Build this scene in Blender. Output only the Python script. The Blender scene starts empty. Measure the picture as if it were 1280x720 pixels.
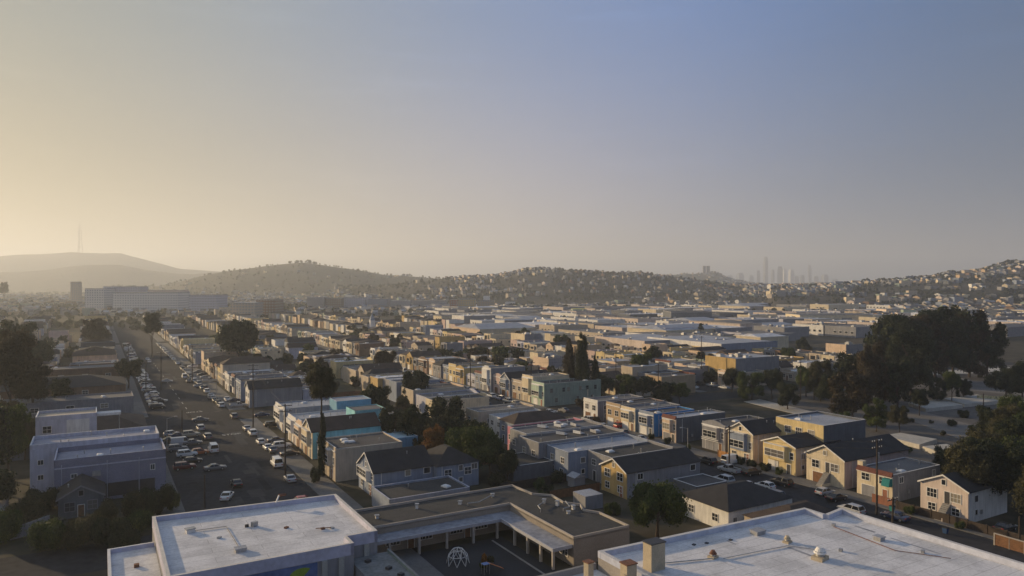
import bpy, math, random
import numpy as np
from mathutils import Vector, Matrix

C = bpy.context.scene.collection
PI = math.pi
R = math.radians
S = bpy.context.scene

# ------------------------------------------------------------------ camera, sky, sun, exposure
CAM_H = 42.0
cam_d = bpy.data.cameras.new('camera'); cam = bpy.data.objects.new('camera', cam_d); C.objects.link(cam)
cam.location = (0, 0, CAM_H); cam.rotation_euler = (R(90 - 0.38), 0, 0)
cam_d.sensor_width = 36; cam_d.lens = 25.31; cam_d.clip_start = 0.5; cam_d.clip_end = 40000
S.camera = cam
SKY_GAIN = 1/0.15*.67
SUN_AZ = 59.0      # degrees towards -X from +Y
SUN_EL = 11.0
world = bpy.data.worlds.new('World'); S.world = world; world.use_nodes = True
wn, wl = world.node_tree.nodes, world.node_tree.links
sky = wn.new('ShaderNodeTexSky'); sky.sky_type = 'NISHITA'; sky.sun_disc = False
sky.sun_elevation = R(SUN_EL); sky.sun_rotation = R(-SUN_AZ)
sky.altitude = 0; sky.air_density = 1.0; sky.dust_density = 1.0; sky.ozone_density = 2.0
bg = wn['Background']; bg.inputs['Strength'].default_value = 0.15
# evening sky: the Nishita sky plus a procedural gradient by direction (warm towards the sun, blue away from it and overhead)
def wmath(op, a, b=None, c=None):
    n = wn.new('ShaderNodeMath'); n.operation = op
    for i, v in enumerate((a, b, c)):
        if v is None: continue
        if isinstance(v, (int, float)): n.inputs[i].default_value = v
        else: wl.new(v, n.inputs[i])
    return n.outputs[0]
wtc = wn.new('ShaderNodeTexCoord'); wsep = wn.new('ShaderNodeSeparateXYZ'); wl.new(wtc.outputs['Generated'], wsep.inputs[0])
azim = wmath('DIVIDE', wmath('ARCTAN2', wsep.outputs['X'], wsep.outputs['Y']), PI * 2)      # 0 ahead, negative to the left, turns
azf = wmath('ADD', azim, .5)
el = wmath('DIVIDE', wmath('ARCSINE', wsep.outputs['Z']), PI / 2)
def wramp(fac, stops):
    n = wn.new('ShaderNodeValToRGB'); n.color_ramp.interpolation = 'B_SPLINE' if len(stops) > 4 else 'EASE'
    e = n.color_ramp.elements; e[0].position = stops[0][0]; e[0].color = (*stops[0][1], 1); e[1].position = stops[-1][0]; e[1].color = (*stops[-1][1], 1)
    for p_, c_ in stops[1:-1]: q = e.new(p_); q.color = (*c_, 1)
    wl.new(fac, n.inputs[0]); return n.outputs[0]
deg = lambda d: .5 + d / 360.0
LOW = [(0, (.24,.27,.35)), (deg(-150), (.25,.27,.34)), (deg(-100), (.50,.43,.35)), (deg(-62), (.62,.46,.20)), (deg(-36), (.36,.27,.10)), (deg(-15), (.45,.39,.30)), (deg(2), (.49,.44,.46)), (deg(18), (.23,.265,.34)), (deg(36), (.07,.12,.195)), (deg(80), (.15,.20,.29)), (1, (.24,.27,.35))]
HIGH = [(0, (.14,.22,.38)), (deg(-120), (.25,.31,.40)), (deg(-62), (.33,.36,.37)), (deg(-36), (.23,.28,.28)), (deg(-20), (.22,.30,.39)), (deg(-4), (.165,.275,.50)), (deg(12), (.115,.24,.54)), (deg(24), (.075,.185,.43)), (deg(38), (.05,.125,.27)), (deg(90), (.09,.16,.31)), (1, (.14,.22,.38))]
low, high = wramp(azf, LOW), wramp(azf, HIGH)
ef = wramp(el, [(0, (0,0,0)), (.04, (.10,.10,.10)), (.12, (.5,.5,.5)), (.2, (.86,.86,.86)), (.3, (1,1,1))])
mxs = wn.new('ShaderNodeMix'); mxs.data_type = 'RGBA'; wl.new(ef, mxs.inputs['Factor']); wl.new(low, mxs.inputs['A']); wl.new(high, mxs.inputs['B'])
nzv = wn.new('ShaderNodeMapping'); nzv.inputs['Scale'].default_value = (1, 1, 5); wl.new(wtc.outputs['Generated'], nzv.inputs[0])
nz = wn.new('ShaderNodeTexNoise'); nz.inputs['Scale'].default_value = 2.2; nz.inputs['Detail'].default_value = 4; wl.new(nzv.outputs[0], nz.inputs['Vector'])
nzv2 = wn.new('ShaderNodeMapping'); nzv2.inputs['Scale'].default_value = (1, 1.6, 11); nzv2.inputs['Rotation'].default_value = (.05, .12, .4); wl.new(wtc.outputs['Generated'], nzv2.inputs[0])
nz2 = wn.new('ShaderNodeTexNoise'); nz2.inputs['Scale'].default_value = 3.5; nz2.inputs['Detail'].default_value = 7; nz2.inputs['Roughness'].default_value = .62; wl.new(nzv2.outputs[0], nz2.inputs['Vector'])
wisp = wmath('MULTIPLY', wmath('MAXIMUM', wmath('SUBTRACT', nz2.outputs['Fac'], .56), 0), .55)
nzr = wmath('ADD', wmath('MULTIPLY_ADD', nz.outputs['Fac'], .14, .93), wisp)
sc_ = wn.new('ShaderNodeVectorMath'); sc_.operation = 'SCALE'; wl.new(mxs.outputs['Result'], sc_.inputs[0]); wl.new(wmath('MULTIPLY', nzr, SKY_GAIN), sc_.inputs['Scale'])
sk2 = wn.new('ShaderNodeVectorMath'); sk2.operation = 'SCALE'; wl.new(sky.outputs[0], sk2.inputs[0]); sk2.inputs['Scale'].default_value = .03
add_ = wn.new('ShaderNodeVectorMath'); add_.operation = 'ADD'; wl.new(sc_.outputs[0], add_.inputs[0]); wl.new(sk2.outputs[0], add_.inputs[1])
wl.new(add_.outputs[0], bg.inputs['Color'])
sun_d = bpy.data.lights.new('sun', 'SUN'); sun = bpy.data.objects.new('sun', sun_d); C.objects.link(sun)
sun_d.energy = 5.0; sun_d.angle = R(0.7); sun_d.color = (1.0, 0.74, 0.42)
sdir = Vector((-math.sin(R(SUN_AZ)) * math.cos(R(SUN_EL)), math.cos(R(SUN_AZ)) * math.cos(R(SUN_EL)), math.sin(R(SUN_EL))))
sun.rotation_euler = sdir.to_track_quat('Z', 'Y').to_euler(); sun.location = (0, 0, 300)
S.view_settings.view_transform = 'Standard'; S.view_settings.look = 'None'
S.view_settings.exposure = 0.45; S.view_settings.gamma = 1.0; S.view_settings.use_curve_mapping = False
S.cycles.use_denoising = True
S.cycles.max_bounces = 5; S.cycles.diffuse_bounces = 2; S.cycles.glossy_bounces = 2
S.cycles.transparent_max_bounces = 4; S.cycles.volume_bounces = 1; S.cycles.transmission_bounces = 2
S.cycles.sample_clamp_indirect = 4.0

# ------------------------------------------------------------------ geometry of the place
# grid frame: u runs across the streets (to the right and away), v runs along them (away, to the left); both 30 degrees off the view
CU, SU = math.cos(R(30)), math.sin(R(30))
def G(u, v, z=0.0): return Vector((CU*u - SU*v, SU*u + CU*v, z))
def GI(x, y): return (CU*x + SU*y, -SU*x + CU*y)
def at(px, py, z=0.0):
    """world point at height z seen at photograph pixel (px, py) - used only for laying out the map"""
    y = 900.0 * (CAM_H - z) / (py - 354.0)
    return Vector(((px - 640.0) / 900.0 * y, y, z))
def atg(px, py, z=0.0):
    p = at(px, py, z); return GI(p.x, p.y)

# ------------------------------------------------------------------ materials
MATS = {}
def new_mat(name):
    m = bpy.data.materials.new(name); m.use_nodes = True
    return m, m.node_tree.nodes, m.node_tree.links, m.node_tree.nodes['Principled BSDF']
def surf(name, col, rough=0.85, var=0.25, scale=0.5, dirt=0.0, spec=0.3, bump=0.0, metallic=0.0, streak=False, scale2=6.0):
    """painted / mineral surface with two scales of colour variation and optional weather streaks"""
    if name in MATS: return MATS[name]
    m, n, l, b = new_mat(name)
    b.inputs['Roughness'].default_value = rough; b.inputs['Specular IOR Level'].default_value = spec
    b.inputs['Metallic'].default_value = metallic
    tc = n.new('ShaderNodeTexCoord')
    oi = n.new('ShaderNodeObjectInfo')
    ad = n.new('ShaderNodeVectorMath'); ad.operation = 'ADD'
    sc = n.new('ShaderNodeVectorMath'); sc.operation = 'SCALE'; sc.inputs['Scale'].default_value = 50.0
    cx = n.new('ShaderNodeCombineXYZ'); l.new(oi.outputs['Random'], cx.inputs[0]); l.new(oi.outputs['Random'], cx.inputs[1])
    l.new(cx.outputs[0], sc.inputs[0]); l.new(tc.outputs['Object'], ad.inputs[0]); l.new(sc.outputs[0], ad.inputs[1])
    vec = ad.outputs[0]
    if streak:
        mp = n.new('ShaderNodeMapping'); mp.inputs['Scale'].default_value = (1, 1, 0.12); l.new(vec, mp.inputs[0]); vec2 = mp.outputs[0]
    else: vec2 = vec
    n1 = n.new('ShaderNodeTexNoise'); n1.inputs['Scale'].default_value = scale; n1.inputs['Detail'].default_value = 4; l.new(vec, n1.inputs['Vector'])
    n2 = n.new('ShaderNodeTexNoise'); n2.inputs['Scale'].default_value = scale2 if not streak else 2.2; n2.inputs['Detail'].default_value = 3; l.new(vec2, n2.inputs['Vector'])
    mm = n.new('ShaderNodeMath'); mm.operation = 'ADD'; l.new(n1.outputs['Fac'], mm.inputs[0]); l.new(n2.outputs['Fac'], mm.inputs[1])
    rp = n.new('ShaderNodeMapRange'); rp.inputs['From Min'].default_value = 0.7; rp.inputs['From Max'].default_value = 1.3
    rp.inputs['To Min'].default_value = 1 - var; rp.inputs['To Max'].default_value = 1 + var * 0.6
    l.new(mm.outputs[0], rp.inputs['Value'])
    mx = n.new('ShaderNodeVectorMath'); mx.operation = 'SCALE'; mx.inputs[0].default_value = col; l.new(rp.outputs[0], mx.inputs['Scale'])
    l.new(mx.outputs[0], b.inputs['Base Color'])
    if bump:
        bp = n.new('ShaderNodeBump'); bp.inputs['Strength'].default_value = bump; bp.inputs['Distance'].default_value = 0.05
        l.new(n2.outputs['Fac'], bp.inputs['Height']); l.new(bp.outputs[0], b.inputs['Normal'])
    MATS[name] = m; return m
def wallm(key, col): return surf('wall ' + key, col, rough=0.88, var=0.22, scale=0.35, streak=True)

WALLC = dict(white=(.72,.70,.67), cream=(.66,.56,.40), yellow=(.66,.52,.27), beige=(.50,.42,.33), grey=(.26,.26,.28),
             bluegrey=(.24,.28,.36), lavender=(.50,.50,.58), pink=(.56,.42,.38), tan=(.46,.34,.22), palepink=(.62,.52,.46), sage=(.27,.33,.28),
             blue=(.03,.22,.55), teal=(.26,.58,.62), brown=(.20,.13,.09), peach=(.66,.50,.37), brick=(.30,.13,.08),
             slate=(.13,.14,.16), mint=(.42,.52,.42), ochre=(.50,.35,.15), rose=(.52,.22,.28), skyblue=(.15,.34,.50))
def W(k): return wallm(k, WALLC[k])
M_tar = surf('tar roof', (.085,.083,.085), .9, .35, .25, scale2=3)
M_gravel = surf('gravel roof', (.17,.165,.165), .95, .3, .25, scale2=5)
M_silver = surf('silver coated roof', (.36,.37,.40), .6, .3, .2, scale2=3)
M_whiteroof0 = surf('white membrane roof', (.62,.61,.61), .75, .28, .12, scale2=.9, spec=.15)
def membrane(name, col, seam=(1.9, 12.0)):
    """single-ply roof: sheet seams, ponding stains, foot traffic dirt"""
    m, n, l, b = new_mat(name); b.inputs['Roughness'].default_value = .75; b.inputs['Specular IOR Level'].default_value = .15
    tc = n.new('ShaderNodeTexCoord')
    br = n.new('ShaderNodeTexBrick'); l.new(tc.outputs['Object'], br.inputs['Vector']); br.inputs['Scale'].default_value = 1; br.inputs['Brick Width'].default_value = seam[1]; br.inputs['Row Height'].default_value = seam[0]; br.inputs['Mortar Size'].default_value = .045; br.inputs['Mortar Smooth'].default_value = .3
    br.inputs['Color1'].default_value = (1, 1, 1, 1); br.inputs['Color2'].default_value = (.93, .93, .94, 1); br.inputs['Mortar'].default_value = (.66, .65, .65, 1)
    n1 = n.new('ShaderNodeTexNoise'); n1.inputs['Scale'].default_value = .22; n1.inputs['Detail'].default_value = 6; n1.inputs['Roughness'].default_value = .65; l.new(tc.outputs['Object'], n1.inputs['Vector'])
    r1 = n.new('ShaderNodeMapRange'); r1.inputs['From Min'].default_value = .42; r1.inputs['From Max'].default_value = .56; r1.inputs['To Min'].default_value = .83; r1.inputs['To Max'].default_value = 1.05; l.new(n1.outputs[0], r1.inputs[0])
    n2 = n.new('ShaderNodeTexNoise'); n2.inputs['Scale'].default_value = 3; n2.inputs['Detail'].default_value = 5; l.new(tc.outputs['Object'], n2.inputs['Vector'])
    r2 = n.new('ShaderNodeMapRange'); r2.inputs['From Min'].default_value = .3; r2.inputs['From Max'].default_value = .7; r2.inputs['To Min'].default_value = .88; r2.inputs['To Max'].default_value = 1.08; l.new(n2.outputs[0], r2.inputs[0])
    mu = n.new('ShaderNodeMath'); mu.operation = 'MULTIPLY'; l.new(r1.outputs[0], mu.inputs[0]); l.new(r2.outputs[0], mu.inputs[1])
    v1 = n.new('ShaderNodeVectorMath'); v1.operation = 'SCALE'; l.new(br.outputs['Color'], v1.inputs[0]); l.new(mu.outputs[0], v1.inputs['Scale'])
    v2 = n.new('ShaderNodeVectorMath'); v2.operation = 'MULTIPLY'; l.new(v1.outputs[0], v2.inputs[0]); v2.inputs[1].default_value = col; l.new(v2.outputs[0], b.inputs['Base Color'])
    MATS[name] = m; return m
M_whiteroof = membrane('white membrane sheets', (.76,.74,.73))
M_shingle = surf('dark shingles', (.040,.038,.040), .9, .35, .6, scale2=9)
M_shinglebr = surf('brown shingles', (.075,.055,.045), .9, .35, .6, scale2=9)
M_concrete = surf('concrete', (.27,.26,.25), .9, .25, .15, scale2=2)
M_pave = surf('pavement concrete', (.16,.155,.15), .9, .25, .2, scale2=2)
M_asphalt = surf('asphalt', (.047,.047,.051), .95, .35, .05, scale2=.8, spec=.08)
M_paint = surf('white road paint', (.55,.55,.52), .7, .3, 1.0)
M_trim = surf('white trim paint', (.75,.73,.70), .6, .12, 1.0)
M_darktrim = surf('dark trim paint', (.05,.05,.055), .6, .2, 1.0)
M_wood = surf('brown wood', (.20,.10,.05), .8, .35, 1.5)
M_darkwood = surf('pole wood', (.06,.045,.035), .9, .3, 2.0)
M_orangewood = surf('orange fence wood', (.42,.20,.06), .8, .3, 1.5)
M_metal = surf('galvanised metal', (.42,.42,.42), .45, .2, 1.5, metallic=.6)
M_rust = surf('rusty metal', (.22,.10,.06), .8, .4, 2.0)
M_soil = surf('dry soil', (.090,.078,.062), .95, .4, .03, scale2=.5)
M_yard = surf('yard weeds', (.050,.052,.030), .95, .5, .08, scale2=.8)
M_rubber = surf('rubber', (.02,.02,.02), .8, .1, 1)
M_roofskin = M_tar
def glassm(name, col, rough=.12):
    m, n, l, b = new_mat(name)
    b.inputs['Base Color'].default_value = (*col, 1); b.inputs['Roughness'].default_value = rough; b.inputs['Specular IOR Level'].default_value = .6
    tc = n.new('ShaderNodeTexCoord'); ns = n.new('ShaderNodeTexNoise'); ns.inputs['Scale'].default_value = 1.5; l.new(tc.outputs['Object'], ns.inputs['Vector'])
    bp = n.new('ShaderNodeBump'); bp.inputs['Strength'].default_value = .08; l.new(ns.outputs[0], bp.inputs['Height']); l.new(bp.outputs[0], b.inputs['Normal'])
    return m
M_glass = glassm('window glass', (.03,.033,.04))
def curtain_glass():
    m = glassm('window pane with curtains', (.03,.033,.04)); n, l = m.node_tree.nodes, m.node_tree.links
    oi = n.new('ShaderNodeObjectInfo'); cr = n.new('ShaderNodeValToRGB'); cr.color_ramp.interpolation = 'CONSTANT'; e = cr.color_ramp.elements
    e[0].color = (.022,.025,.03,1); e[1].position = .85; e[1].color = (.28,.25,.20,1); q = e.new(.4); q.color = (.06,.062,.068,1); q = e.new(.65); q.color = (.16,.15,.14,1)
    l.new(oi.outputs['Random'], cr.inputs[0]); l.new(cr.outputs[0], n['Principled BSDF'].inputs['Base Color']); return m
M_pane = curtain_glass()
M_carglass = glassm('car glass', (.012,.013,.016), .06)
M_skylight = surf('skylight plastic', (.75,.75,.75), .35, .1, 1.0)
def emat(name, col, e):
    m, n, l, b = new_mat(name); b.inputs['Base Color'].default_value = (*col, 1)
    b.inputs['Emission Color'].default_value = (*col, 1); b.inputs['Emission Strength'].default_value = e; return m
M_headglint = emat('glint headlamp', (1,.93,.8), 9.0)  # glow added to the headlamps to stand for sun glints
M_lamp = surf('lamp lens', (.7,.7,.68), .2, .05, 1)
M_tail = surf('tail lamp', (.35,.02,.02), .3, .05, 1)
def paintm(key, col):
    nm = 'car paint ' + key
    if nm in MATS: return MATS[nm]
    m, n, l, b = new_mat(nm); b.inputs['Base Color'].default_value = (*col, 1); b.inputs['Roughness'].default_value = .32
    b.inputs['Coat Weight'].default_value = .5; b.inputs['Coat Roughness'].default_value = .12
    tc = n.new('ShaderNodeTexCoord'); ns = n.new('ShaderNodeTexNoise'); ns.inputs['Scale'].default_value = 2; l.new(tc.outputs['Object'], ns.inputs['Vector'])
    mr = n.new('ShaderNodeMapRange'); mr.inputs['To Min'].default_value = .25; mr.inputs['To Max'].default_value = .5; l.new(ns.outputs[0], mr.inputs[0]); l.new(mr.outputs[0], b.inputs['Roughness'])
    MATS[nm] = m; return m
CARC = dict(white=(.74,.74,.73), silver=(.42,.43,.45), grey=(.16,.165,.175), black=(.018,.018,.02), red=(.36,.02,.02), blue=(.03,.07,.2),
            navy=(.02,.035,.09), orange=(.45,.12,.04), beige=(.42,.37,.29), green=(.05,.11,.08), maroon=(.14,.02,.025))
def leafm(name, c1, c2, c3):
    m, n, l, b = new_mat(name)
    g = n.new('ShaderNodeNewGeometry'); cr = n.new('ShaderNodeValToRGB')
    cr.color_ramp.elements[0].color = (*c1, 1); cr.color_ramp.elements[1].color = (*c3, 1)
    e = cr.color_ramp.elements.new(.55); e.color = (*c2, 1)
    tc = n.new('ShaderNodeTexCoord'); ns = n.new('ShaderNodeTexNoise'); ns.inputs['Scale'].default_value = 2.2; l.new(tc.outputs['Object'], ns.inputs['Vector'])
    ad = n.new('ShaderNodeMath'); ad.operation = 'MULTIPLY_ADD'; ad.inputs[1].default_value = .5
    l.new(g.outputs['Random Per Island'], ad.inputs[0])
    mr = n.new('ShaderNodeMapRange'); mr.inputs['From Min'].default_value = .3; mr.inputs['From Max'].default_value = .7; mr.inputs['To Max'].default_value = .5
    l.new(ns.outputs[0], mr.inputs[0]); l.new(mr.outputs[0], ad.inputs[2])
    l.new(ad.outputs[0], cr.inputs[0]); l.new(cr.outputs[0], b.inputs['Base Color'])
    b.inputs['Roughness'].default_value = .7; b.inputs['Specular IOR Level'].default_value = .2
    tr = n.new('ShaderNodeBsdfTranslucent'); l.new(cr.outputs[0], tr.inputs[0]); ms = n.new('ShaderNodeMixShader'); ms.inputs[0].default_value = .25
    l.new(b.outputs[0], ms.inputs[1]); l.new(tr.outputs[0], ms.inputs[2]); l.new(ms.outputs[0], n['Material Output'].inputs[0])
    return m
M_leaf = {'green': leafm('green leaves', (.024,.038,.010), (.060,.082,.020), (.13,.16,.04)),
          'dark': leafm('dark leaves', (.014,.020,.010), (.032,.041,.018), (.068,.080,.034)),
          'brown': leafm('brownish leaves', (.026,.022,.012), (.050,.038,.020), (.085,.060,.030)),
          'orange': leafm('orange leaves', (.10,.045,.012), (.20,.09,.02), (.30,.15,.04)),
          'olive': leafm('olive leaves', (.035,.034,.016), (.065,.062,.028), (.11,.10,.045))}
M_bark = surf('bark', (.075,.055,.042), .95, .35, 2.0)

# ------------------------------------------------------------------ mesh builder
class MB:
    def __init__(s): s.v = []; s.f = []; s.m = []; s.mats = []
    def mi(s, m):
        if m not in s.mats: s.mats.append(m)
        return s.mats.index(m)
    def face(s, pts, m):
        k = len(s.v); s.v += [tuple(p) for p in pts]; s.f.append(tuple(range(k, k + len(pts)))); s.m.append(s.mi(m))
    def hull(s, bot, top, m, mtop=None, mbot=None):
        """closed solid between two matching rings (counter-clockwise seen from above)"""
        n = len(bot); k = len(s.v); s.v += [tuple(p) for p in bot] + [tuple(p) for p in top]; i = s.mi(m)
        for a in range(n):
            b = (a + 1) % n; s.f.append((k+a, k+b, k+n+b, k+n+a)); s.m.append(i)
        s.f.append(tuple(k + n + a for a in range(n))); s.m.append(s.mi(mtop or m))
        s.f.append(tuple(k + a for a in reversed(range(n)))); s.m.append(s.mi(mbot or m))
    def box(s, x0, x1, y0, y1, z0, z1, m, mtop=None):
        s.hull([(x0,y0,z0),(x1,y0,z0),(x1,y1,z0),(x0,y1,z0)], [(x0,y0,z1),(x1,y0,z1),(x1,y1,z1),(x0,y1,z1)], m, mtop)
    def prism(s, poly, z0, z1, m, mtop=None):
        s.hull([(x,y,z0) for x,y in poly], [(x,y,z1) for x,y in poly], m, mtop)
    def cyl(s, x, y, z0, z1, r0, r1, m, n=10):
        a = [2*PI*i/n for i in range(n)]
        s.hull([(x+r0*math.cos(t), y+r0*math.sin(t), z0) for t in a], [(x+r1*math.cos(t), y+r1*math.sin(t), z1) for t in a], m)
    def rod(s, p, q, r0, r1, m, n=6):
        p, q = Vector(p), Vector(q); d = (q - p).normalized(); a = d.orthogonal().normalized(); b = d.cross(a)
        ring = lambda c, r: [c + r*(math.cos(2*PI*i/n)*a + math.sin(2*PI*i/n)*b) for i in range(n)]
        s.hull(ring(p, r0), ring(q, r1), m)
    def build(s, name, parent=None):
        me = bpy.data.meshes.new(name); me.from_pydata(s.v, [], s.f)
        for m in s.mats: me.materials.append(m)
        me.polygons.foreach_set('material_index', s.m); me.update()
        return link(name, me, parent)
def link(name, me, parent=None, loc=None, rz=None):
    o = bpy.data.objects.new(name, me); C.objects.link(o)
    if parent is not None: o.parent = parent
    if loc is not None: o.location = loc
    if rz is not None: o.rotation_euler = (0, 0, rz)
    return o
def tag(o, label=None, cat=None, group=None, kind=None):
    for k, v in (('label', label), ('category', cat), ('group', group), ('kind', kind)):
        if v: o[k] = v
    return o
def thing(name, loc, rz, label, cat, group=None):
    return tag(link(name, None, None, loc, rz), label, cat, group)
def kids(o, ch): return ch.get(o.name, [])
ORD = 'first second third fourth fifth sixth seventh eighth ninth tenth eleventh twelfth thirteenth fourteenth fifteenth sixteenth seventeenth eighteenth nineteenth twentieth'.split()
TENS = {20: 'twenty', 30: 'thirty', 40: 'forty', 50: 'fifty', 60: 'sixty', 70: 'seventy', 80: 'eighty', 90: 'ninety'}
def ordinal(n):
    if n <= 20: return ORD[n-1]
    if n % 10 == 0: return TENS.get(n, 'ninety')[:-1] + 'ieth'
    return TENS[n // 10 * 10] + '-' + ORD[n % 10 - 1]

# ------------------------------------------------------------------ terrain
def interp(pts, x):
    if x <= pts[0][0]: return pts[0][1]
    for (a, b), (c, d) in zip(pts, pts[1:]):
        if x <= c: return b + (d - b) * (x - a) / (c - a)
    return pts[-1][1]
HILLS = [  # name, distance of crest, near half-depth, far half-depth, silhouette in photo pixels
    (6000, 1300, 1200, [(-260,352),(-120,330),(-40,321),(0,320),(30,318),(60,317),(90,315),(130,317),(150,316),(165,320),(190,327),(225,336),(270,339),(310,341),(360,345),(420,353),(470,358)]),
    (4400, 900, 1000, [(-200,356),(-100,345),(-20,340),(20,340),(60,337),(90,333),(110,331),(150,331),(168,334),(185,338),(215,341),(240,343),(275,340),(300,342),(330,345),(380,352),(420,358)]),
    (2700, 900, 700, [(200,358),(250,346),(290,338),(330,333),(360,330),(380,328),(395,330),(420,334),(450,338),(480,344),(510,345),(530,347),(560,349),(600,352),(650,358)]),
    (1900, 620, 600, [(480,358),(530,352),(570,349),(600,346),(620,345),(640,342),(655,338),(672,337),(700,337),(740,340),(770,341),(800,342),(820,345),(845,348),(880,352),(920,358)]),
    (3900, 600, 600, [(770,358),(815,345),(850,343),(880,342),(890,340),(897,341),(905,346),(920,350),(940,354),(960,357)]),
    (3200, 1300, 900, [(900,359),(960,357.5),(1020,355),(1080,355),(1130,354),(1200,354),(1300,352),(1400,352)]),
    (1550, 640, 700, [(1020,359),(1060,357),(1100,353),(1130,350),(1160,348),(1190,344),(1215,342),(1240,336),(1262,332),(1280,330),(1330,322),(1400,318),(1480,322),(1600,340)]),
]
def hsm(t): t = max(0.0, min(1.0, t)); return t*t*(3-2*t)
from mathutils import noise as mnoise
def terrain(x, y):
    if y < 300: return 0.0
    px = 640 + 900 * x / y; z = 0.0
    for D, wn_, wf_, sil in HILLS:
        if px < sil[0][0] - 60 or px > sil[-1][0] + 60 or y < D - wn_ or y > D + wf_: continue
        py = interp(sil, px); top = CAM_H + (354 - py) * D / 900.0
        t = (y - (D - wn_)) / wn_ if y < D else (D + wf_ - y) / wf_
        z = max(z, top * hsm(t))
    if z > 1: z += min(1, z/30) * 3.0 * mnoise.noise(Vector((x/160, y/160, 3)))
    return z
# ------------------------------------------------------------------ ground sheet, hills are part of it
def build_ground():
    angs = [-180 + 6*i for i in range(21)] + [-60 + .5*i for i in range(1, 240)] + [60 + 6*i for i in range(0, 21)]
    rs = [0, 300, 600] + [600 * (13000/600) ** (i/110) for i in range(1, 111)]
    verts = []; faces = []
    na = len(angs) - 1
    for r in rs:
        for a in angs[:-1]:
            t = R(a); rr = r if abs(a) < 75 else min(r, 1200 * (1 + r/13000))
            x, y = rr*math.sin(t), rr*math.cos(t)
            verts.append((x, y, terrain(x, y)))
    for i in range(len(rs) - 1):
        for j in range(na):
            k = (j + 1) % na
            faces.append((i*na + j, i*na + k, (i+1)*na + k, (i+1)*na + j))
    me = bpy.data.meshes.new('ground'); me.from_pydata(verts, [], faces)
    m, n, l, b = new_mat('ground soil and scrub')
    tc = n.new('ShaderNodeTexCoord'); b.inputs['Roughness'].default_value = .95; b.inputs['Specular IOR Level'].default_value = .1
    n1 = n.new('ShaderNodeTexNoise'); n1.inputs['Scale'].default_value = .006; n1.inputs['Detail'].default_value = 8; l.new(tc.outputs['Object'], n1.inputs['Vector'])
    n2 = n.new('ShaderNodeTexNoise'); n2.inputs['Scale'].default_value = .15; n2.inputs['Detail'].default_value = 5; l.new(tc.outputs['Object'], n2.inputs['Vector'])
    a1 = n.new('ShaderNodeMath'); a1.operation = 'ADD'; l.new(n1.outputs[0], a1.inputs[0]); l.new(n2.outputs[0], a1.inputs[1])
    mr = n.new('ShaderNodeMapRange'); mr.inputs['From Min'].default_value = .75; mr.inputs['From Max'].default_value = 1.25; l.new(a1.outputs[0], mr.inputs[0])
    cr = n.new('ShaderNodeValToRGB'); cr.color_ramp.elements[0].color = (.032,.033,.020,1); cr.color_ramp.elements[1].color = (.105,.088,.065,1)
    l.new(mr.outputs[0], cr.inputs[0]); l.new(cr.outputs[0], b.inputs['Base Color'])
    me.materials.append(m)
    for p in me.polygons: p.use_smooth = True
    me.update(); tag(link('ground', me), kind='structure')
build_ground()

def sheet(name, u0, u1, v0, v1, z, m, thick=0.0, kind='structure'):
    mb = MB(); p = [G(u0,v0), G(u1,v0), G(u1,v1), G(u0,v1)]
    if thick: mb.hull([(q.x,q.y,z-thick) for q in p], [(q.x,q.y,z) for q in p], m)
    else: mb.face([(q.x,q.y,z) for q in p], m)
    return tag(mb.build(name), kind=kind)

# streets: long ones run along v; (centre u, half width, pavement width, v0, v1)
STREETS = [(26, 12, 5, -40, 900), (120, 7, 4.5, -60, 900), (211, 6.5, 4, 203, 900), (-68, 6.5, 4, 60, 900), (302, 6.5, 4, 203, 700), (-160, 6.5, 4, 150, 900)]
CROSS_A = (232, 252); CROSS_B = (185, 203); CROSS_C = (119, 137)
CROSSES = [(-260, 108, 236, 249), (108, 420, 187.5, 200.5), (-260, 14, 121, 134), (-300, 420, 392, 404), (-300, 420, 560, 572), (-300, 420, 730, 742)]
cuts_for = lambda uc: [(c[2]-2.5, c[3]+2.5) for c in CROSSES if c[0]-12 <= uc <= c[1]+12]
for uc, hw, pw, v0, v1 in STREETS:
    sheet('street', uc-hw, uc+hw, v0, v1, .012, M_asphalt)
    for side in (-1, 1):
        a = uc + side*hw; b = uc + side*(hw+pw)
        vs = v0
        for c0, c1 in sorted([c for c in cuts_for(uc + side*(hw+3)) if c[0] > v0]) + [(v1, v1)]:
            if c0 > vs: sheet('pavement', min(a,b), max(a,b), vs, c0, .13, M_pave, .13)
            vs = max(vs, c1)
for u0, u1, v0, v1 in CROSSES:
    sheet('cross_street', u0, u1, v0, v1, .006, M_asphalt)
# road markings: stop lettering and bars, crossing lines
def road_mark(u, v, length, wid, name='road_marking'):
    sheet(name, u - length/2, u + length/2, v - wid/2, v + wid/2, .018, M_paint)

def road_text(txt, u, v, size, rz):
    cu = bpy.data.curves.new('road_lettering', 'FONT'); cu.body = txt; cu.size = size; cu.align_x = 'CENTER'; cu.align_y = 'CENTER'
    o = bpy.data.objects.new('road_lettering', cu); C.objects.link(o); p = G(u, v, .02)
    o.location = p; o.rotation_euler = (0, 0, rz); cu.materials.append(M_paint); o.scale = (1, 1.3, 1); tag(o, kind='structure')
road_text('STOP', 32.4, 212, 2.1, R(30)); road_text('STOP', 27.5, 255, 2.1, R(210))
# centre line dashes
for k in range(14): sheet('road_marking', 25.9, 26.1, 262 + k*12, 266 + k*12, .018, M_paint)
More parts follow.
